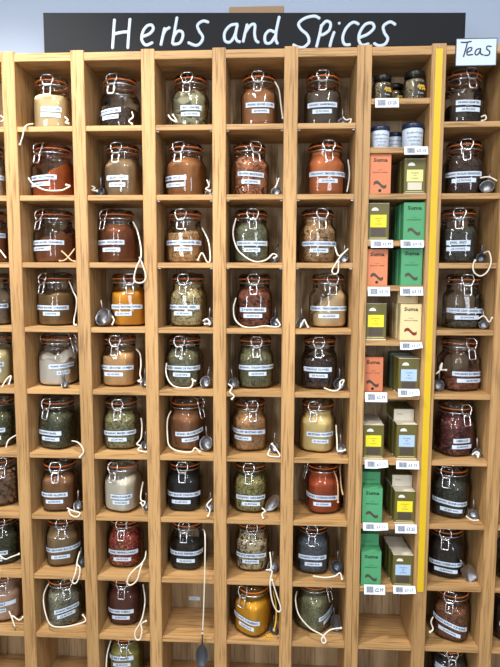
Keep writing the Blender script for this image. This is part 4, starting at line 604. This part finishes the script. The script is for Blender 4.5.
def tea_box(kind, patch, x, y, z, label, lying=False, h=BH, w=BW, detail=True, rz=0):
    root = thing('tea_box', label, 'box', (x, y, z + .0002), rz, 'cardboard tea boxes')
    body = {'orange': M_ORG, 'green': M_GRN, 'olive': M_OLIVE, 'cream': M_CREAM, 'dark': M_DGRN}[kind]
    end = M_PALE if kind == 'olive' else body
    if lying:                                                      # on its back, end flap to the front
        bm = bmesh.new(); box(bm, -w / 2, w / 2, .0012, h, 0, BD - .002, .0006); bmo('carton', bm, body, root)
        bm = bmesh.new(); box(bm, -w / 2, w / 2, 0, .0011, 0, BD - .002, .0003); e = bmo('end_flap', bm, end, root)
        if kind == 'green': flat_text('lettering', 'PEPPERMINT', .0035, 0, .009, -.0002, M_BI, e, .03)
        else: flat_text('lettering', 'Suma', .005, -.012 if kind == 'olive' else 0, .018, -.0002, M_BI if kind != 'olive' else M_PH, e, .022)
        return root
    bm = bmesh.new(); box(bm, -w / 2, w / 2, 0, BD, .0012, h - .0012, .0006); bmo('carton', bm, body, root)
    bm = bmesh.new(); box(bm, -w / 2, w / 2, 0, BD, h - .0011, h, .0003); bmo('top_flap', bm, end, root)
    bm = bmesh.new(); box(bm, -w / 2, w / 2, -.0002, BD, 0, .0011 if kind != 'olive' else .0035, .0002); bmo('bottom_flap', bm, end, root)
    if not detail: return root
    y0 = -.0003
    if kind in ('orange', 'green', 'cream'):
        flat_text('lettering', 'Suma', .0098, 0, h * .81, y0, M_BI, root, None, .045, .038)
        flat_text('lettering', 'ORGANIC', .0022, 0, h * .60, y0, M_BI, root, None, .0, .014)
        flat_text('lettering', {'orange': 'BLACK CHAI', 'green': 'PEPPERMINT', 'cream': 'LEMON & GINGER'}[kind], .0032, 0, h * .53, y0, M_BI, root, None, .02, .037)
        flag(root, M_RED if kind == 'cream' else M_PH, 0, h * .24, y0, .034, .014)
        if kind == 'orange':
            bm = bmesh.new(); bmesh.ops.create_circle(bm, cap_ends=True, radius=.0042, segments=16, matrix=Matrix.Translation((0, y0, h * .09)) @ Matrix.Rotation(PI / 2, 4, 'X')); bmo('printed_badge', bm, M_BI, root)
    else:
        bm = bmesh.new()                                           # small white rising-sun mark
        vs = [bm.verts.new((-w * .17 + math.cos(a) * .0095, y0, h * .80 + max(0, math.sin(a)) * .0085)) for a in (PI * k / 12 for k in range(13))]
        bm.faces.new(vs); bmo('printed_mark', bm, M_WI, root)
        pm = {'y': M_Y, 'b': M_B, 'p': M_PY}[patch]
        bm = bmesh.new(); box(bm, -w * .38, w * .38, y0, 0, h * .36, h * .69); pt = bmo('colour_patch', bm, pm, root)
        for i, (t, q) in enumerate((('ORGANIC', .58), ('TEA', .51), ('20 BAGS', .43))):
            flat_text('lettering', t, .0034, 0, h * q, y0 - .0002, M_BI, pt, .026)
        bm = bmesh.new(); box(bm, -w * .33, w * .33, y0, 0, h * .12, h * .335); bmo('picture_patch', bm, M_PH if patch != 'p' else M_PALE, root)
        bm = bmesh.new(); box(bm, -w * .42, w * .42, y0, 0, h * .065, h * .08); bmo('printed_line', bm, M_PY, root)
    return root
def bz(r): return S_BOX[r + 1] + TS
XLc, XRc = 1.0175, 1.1105
BROW = ['', '', 'third box pigeonhole down', 'fourth box pigeonhole down', 'fifth box pigeonhole down', 'sixth box pigeonhole down', 'seventh box pigeonhole down', 'eighth box pigeonhole down', 'ninth box pigeonhole down', 'tenth box pigeonhole down']
def row_of(kind, patch, x, r, n, desc, h=BH, y0=.012, lying=0, step=.0372, rz=0):
    tea_box(kind, patch, x, y0, bz(r), '%s tea box at the front of the %s' % (desc, BROW[r]), False, h, BW, True, rz)
    for i in range(1, n):
        tea_box(kind, patch, x - .003 * i * (1 if x > 1.06 else -.4), y0 + step * i, bz(r), '%s tea box %s in the %s' % (kind, ['', 'standing second from front', 'standing hindmost'][min(i, 2)] + (' on the left' if x < 1.06 else ' on the right'), BROW[r]), False, h, BW, False)
    if lying: tea_box(kind, patch, x - .001, lying, bz(r) + h + .0005, '%s tea box lying on others in the %s of the box column' % ('green' if kind == 'green' else 'pale-ended', BROW[r]), True)
row_of('orange', '', XLc + .0005, 2, 2, 'orange', .1045)
row_of('olive', 'p', 1.1105, 2, 2, 'olive pale-yellow-labelled', .093, .016)
row_of('olive', 'y', XLc - .001, 3, 1, 'olive yellow-labelled')
row_of('green', '', 1.1115, 3, 3, 'bright green', .1015)
row_of('orange', '', XLc - .0015, 4, 1, 'orange', .098)
row_of('green', '', 1.1085, 4, 3, 'bright green', .101)
row_of('olive', 'y', XLc - .001, 5, 1, 'olive yellow-labelled', .100)
row_of('cream', '', 1.111, 5, 3, 'cream', .0995, .012, .046)
row_of('orange', '', 1.016, 6, 1, 'orange', .098, .034)
row_of('olive', 'b', 1.1105, 6, 2, 'olive blue-labelled', .099)
tea_box('dark', '', 1.104, .090, bz(6), 'dark green tea box behind the blue-labelled one in the seventh box pigeonhole', False, .104, BW, False)
row_of('olive', 'y', 1.0185, 7, 3, 'olive yellow-labelled', .097)
row_of('olive', 'b', 1.1105, 7, 3, 'olive blue-labelled', .1, .012, .048)
row_of('green', '', 1.0195, 8, 3, 'bright green', .102, .010, .044)
row_of('olive', 'y', 1.111, 8, 3, 'olive yellow-labelled', .094, .012, .046)
row_of('green', '', 1.0205, 9, 3, 'bright green', .102, .008, .046)
row_of('olive', 'b', 1.111, 9, 3, 'olive blue-labelled', .094, .010)

# price tickets clipped to the box shelves
M_TK = mat('ticket_paper', lin('#dce6f2'), .5); M_BAR = mat('barcode_ink', lin('#454e63'), .6)
TWHERE = {'0': 'under the two small preserve jars', '1': 'under the blue-lidded tub', '3L': 'under the olive box, fourth pigeonhole', '3R': 'under the green box, fourth pigeonhole', '4L': 'under the orange box, fifth pigeonhole', '4R': 'under the green box, fifth pigeonhole', '5R': 'curled under the cream box', '6L': 'under the orange box, seventh pigeonhole', '6R': 'curled under the olive box, seventh pigeonhole', '7L': 'curled under the yellow-labelled box, eighth pigeonhole', '7R': 'under the blue-labelled box, eighth pigeonhole', '8L': 'under the green box, ninth pigeonhole', '8R': 'under the olive box, ninth pigeonhole', '9L': 'under the green box, tenth pigeonhole', '9R': 'curled under the olive box, tenth pigeonhole'}
for n, x0, x1, z0, z1 in TAGS:
    w, h = x1 - x0, max(.0205, z1 - z0); zt = z1; curl = n in ('5R', '6R', '7L', '9R', '8L')
    root = thing('price_ticket', 'white barcoded price ticket ' + TWHERE[n], 'ticket', ((x0 + x1) / 2, -.0008, zt), 0, 'price tickets on the box shelves')
    def yy(u, v): return -.0012 - (1 - v) * .006 - (.010 * max(0, (u - .35)) * (1 - v) if curl else 0)
    def tz(u, v): return -h * (1 - v) + (h * .55 * max(0, (u - .45)) * (1 - v) if curl else 0) 
    def pt(u, v, l=0): return (w * (u - .5), yy(u, v) - l, tz(u, v))
    bm = bmesh.new(); G = [[bm.verts.new(pt(i / 8, j / 4)) for j in range(5)] for i in range(9)]; K = [[bm.verts.new(pt(i / 8, j / 4, -.0004)) for j in range(5)] for i in range(9)]
    for i in range(8):
        for j in range(4):
            bm.faces.new((G[i][j], G[i + 1][j], G[i + 1][j + 1], G[i][j + 1])); bm.faces.new((K[i][j], K[i][j + 1], K[i + 1][j + 1], K[i + 1][j]))
    for i in range(8):
        for j in (0, 4): bm.faces.new((G[i][j], G[i + 1][j], K[i + 1][j], K[i][j]))
    for i in (0, 8):
        for j in range(4): bm.faces.new((G[i][j], G[i][j + 1], K[i][j + 1], K[i][j]))
    bmo('paper', bm, M_TK, root)
    bm = bmesh.new(); u = .12; rr = random.Random(n)
    while u < .44:
        d = rr.choice((.008, .012, .018)); q = [bm.verts.new(pt(a, b, .0004)) for a, b in ((u, .2), (u + d, .2), (u + d, .82), (u, .82))]; bm.faces.new(q); u += d + rr.choice((.007, .010))
    bmo('barcode', bm, M_BAR, root)
    V, F = text_mesh('£' + rr.choice(('2.99', '3.15', '2.45', '3.25', '1.99')), h * .36, 'CENTER', w * .40, .03); bm = bmesh.new()
    vs = [bm.verts.new(pt(.72 + a / w, .32 + b / h, .0005)) for a, b in V]
    for f in F:
        try: bm.faces.new([vs[i] for i in f])
        except ValueError: pass
    bmo('lettering', bm, M_BAR, root)

# small preserve jars and blue-lidded tubs
M_DL = mat('dark_label', lin('#1f201d'), .5); M_LIDD = mat('dark_lid', lin('#20211f'), .35, .4); M_PRES = grain('seeds', ('#6e6450', '#8c8064', '#4a4436'), 260)
M_NAVY = mat('navy_plastic', lin('#1b2547'), .35); M_TUB = mat('tub_label', lin('#c6d4e6'), .5); M_REDL = mat('red_label', lin('#9c2a20'), .5); M_GOLD = mat('gold_print', lin('#c9a72e'), .5)
def ring_patch(bm, rad, a0, a1, z0, z1, n=10):
    rows = [(bm.verts.new((rad * math.sin(a), -rad * math.cos(a), z0)), bm.verts.new((rad * math.sin(a), -rad * math.cos(a), z1))) for a in (a0 + (a1 - a0) * i / n for i in range(n + 1))]
    for A, B in zip(rows, rows[1:]): bm.faces.new((A[0], B[0], B[1], A[1]))
def curved_text(name, txt, h, rad, phi, z, m, parent, sq_):
    V, F = text_mesh(txt, h, 'CENTER', sq_); bm = bmesh.new()
    vs = [bm.verts.new((rad * math.sin(phi + a / rad), -rad * math.cos(phi + a / rad), z + b)) for a, b in V]
    for f in F:
        try: bm.faces.new([vs[i] for i in f])
        except ValueError: pass
    return bmo(name, bm, m, parent)
def preserve(x, y, s, label, rz=0):
    root = thing('preserve_jar', label, 'jar', (x, y, bz(0) + .0002), rz, 'small labelled preserve jars')
    bm = bmesh.new(); lathe(bm, [(z * s, r * s) for z, r in ((0, .022), (.002, .0255), (.006, .027), (.044, .027), (.050, .0255), (.055, .0225), (.058, .0225))], 32, True, False); bmo('glass_body', bm, M_GL, root, True)
    bm = bmesh.new(); lathe(bm, [(z * s, r * s) for z, r in ((.003, .022), (.006, .0255), (.043, .0255), (.050, .023), (.052, .012))], 32); bmo('contents', bm, M_PRES, root, True)
    bm = bmesh.new(); lathe(bm, [(z * s, r * s) for z, r in ((.058, .0235), (.059, .0245), (.069, .0245), (.071, .023), (.0715, .019), (.0705, .005))], 32); bmo('lid', bm, M_LIDD, root, True)
    bm = bmesh.new(); ring_patch(bm, .0274 * s, -.25, 1.0, .010 * s, .042 * s); lb = bmo('front_label', bm, M_DL, root, True)
    bm = bmesh.new(); ring_patch(bm, .0274 * s, 1.0, 1.6, .010 * s, .042 * s); bmo('red_side_label', bm, M_REDL, root, True)
    bm = bmesh.new()
    for k in range(9):
        blob(bm, Vector((.0276 * s * math.sin(.1 + .08 * k), -.0276 * s * math.cos(.1 + .08 * k), (.030 + .004 * math.sin(k * 2.2)) * s)), .0026 * s, (1, .3, 1.2))
    bmo('printed_fruit', bm, M_GOLD, lb, True)
    curved_text('lettering', 'Pesto', .005 * s, .0277 * s, .37, .014 * s, M_WI, lb, .024 * s)
preserve(1.024, .046, .98, 'small dark-lidded preserve jar nearest the oak upright, top of the box column')
preserve(1.109, .046, 1.10, 'larger dark-lidded preserve jar nearest the yellow strip, top of the box column')
preserve(1.070, .105, .95, 'dark-lidded preserve jar half hidden behind the other two, top of the box column')
def tub(x, y, s, label):
    root = thing('lidded_tub', label, 'tub', (x, y, bz(1) + .0002), 0, 'blue-lidded white tubs')
    bm = bmesh.new(); lathe(bm, [(z * s, r * s) for z, r in ((0, .0225), (.002, .0245), (.047, .0255), (.0505, .0245))], 36); bmo('tub_body', bm, M_TUB, root, True)
    bm = bmesh.new(); lathe(bm, [(z * s, r * s) for z, r in ((.0505, .0258), (.0512, .0268), (.060, .0268), (.0625, .0255), (.063, .0235), (.0622, .004))], 36); bmo('lid', bm, M_NAVY, root, True)
    for q, t, h in ((.036, 'Marigold Bouillon', .0050), (.026, 'VEGETABLE STOCK', .0034), (.018, 'low salt organic', .0034), (.009, 'gluten free', .0034)):
        curved_text('lettering', t if q < .036 else 'Bouillon Powder', h * s, .0262 * s, .05, q * s, M_INK, root, .042 * s)
tub(1.0205, .045, .98, 'small white tub with navy blue lid nearest the oak upright')
tub(1.108, .045, 1.08, 'bigger white tub with navy blue lid nearest the yellow strip')
tub(1.072, .103, .96, 'white tub with navy blue lid tucked behind the other two')

# plaque on the back of the empty pigeonhole, spilled powder below the yellow jar
pl = thing('small_plaque', 'small white sticker on the back of the empty pigeonhole', 'sticker', (.4885, .1500, .461 + .27 * 0))
bx('paper', -.018, .018, -.0006, 0, -.006, .006, M_LAB, pl, 0)
flat_text('lettering', '28G', .005, 0, -.0025, -.0008, M_INK, pl, .012)
rnd = random.Random(4); bm = bmesh.new()
for k in range(150):
    a = rnd.random() * 6.28; d = abs(rnd.gauss(0, .022)); x = .722 + d * math.cos(a) * .9; y = .030 + d * math.sin(a) * .9
    if not (.608 < x < .758 and .004 < y < .14) or math.hypot(x - JPOS[(4, 8)][0], y - JPOS[(4, 8)][1]) < .052: continue
    s = rnd.uniform(.0006, .0028); M = Matrix.Translation((x, y, S_ROW[9] + TS + .0006)) @ Matrix.Diagonal((1, 1, .15, 1))
    bmesh.ops.create_icosphere(bm, subdivisions=1, radius=s, matrix=M)
sp = tag(bmo('spilled_powder', bm, mat('spilt_yellow', lin('#e0a81a'), .9)), 'yellow powder spilled on the shelf beside the vivid yellow jar', 'powder'); sp['kind'] = 'stuff'
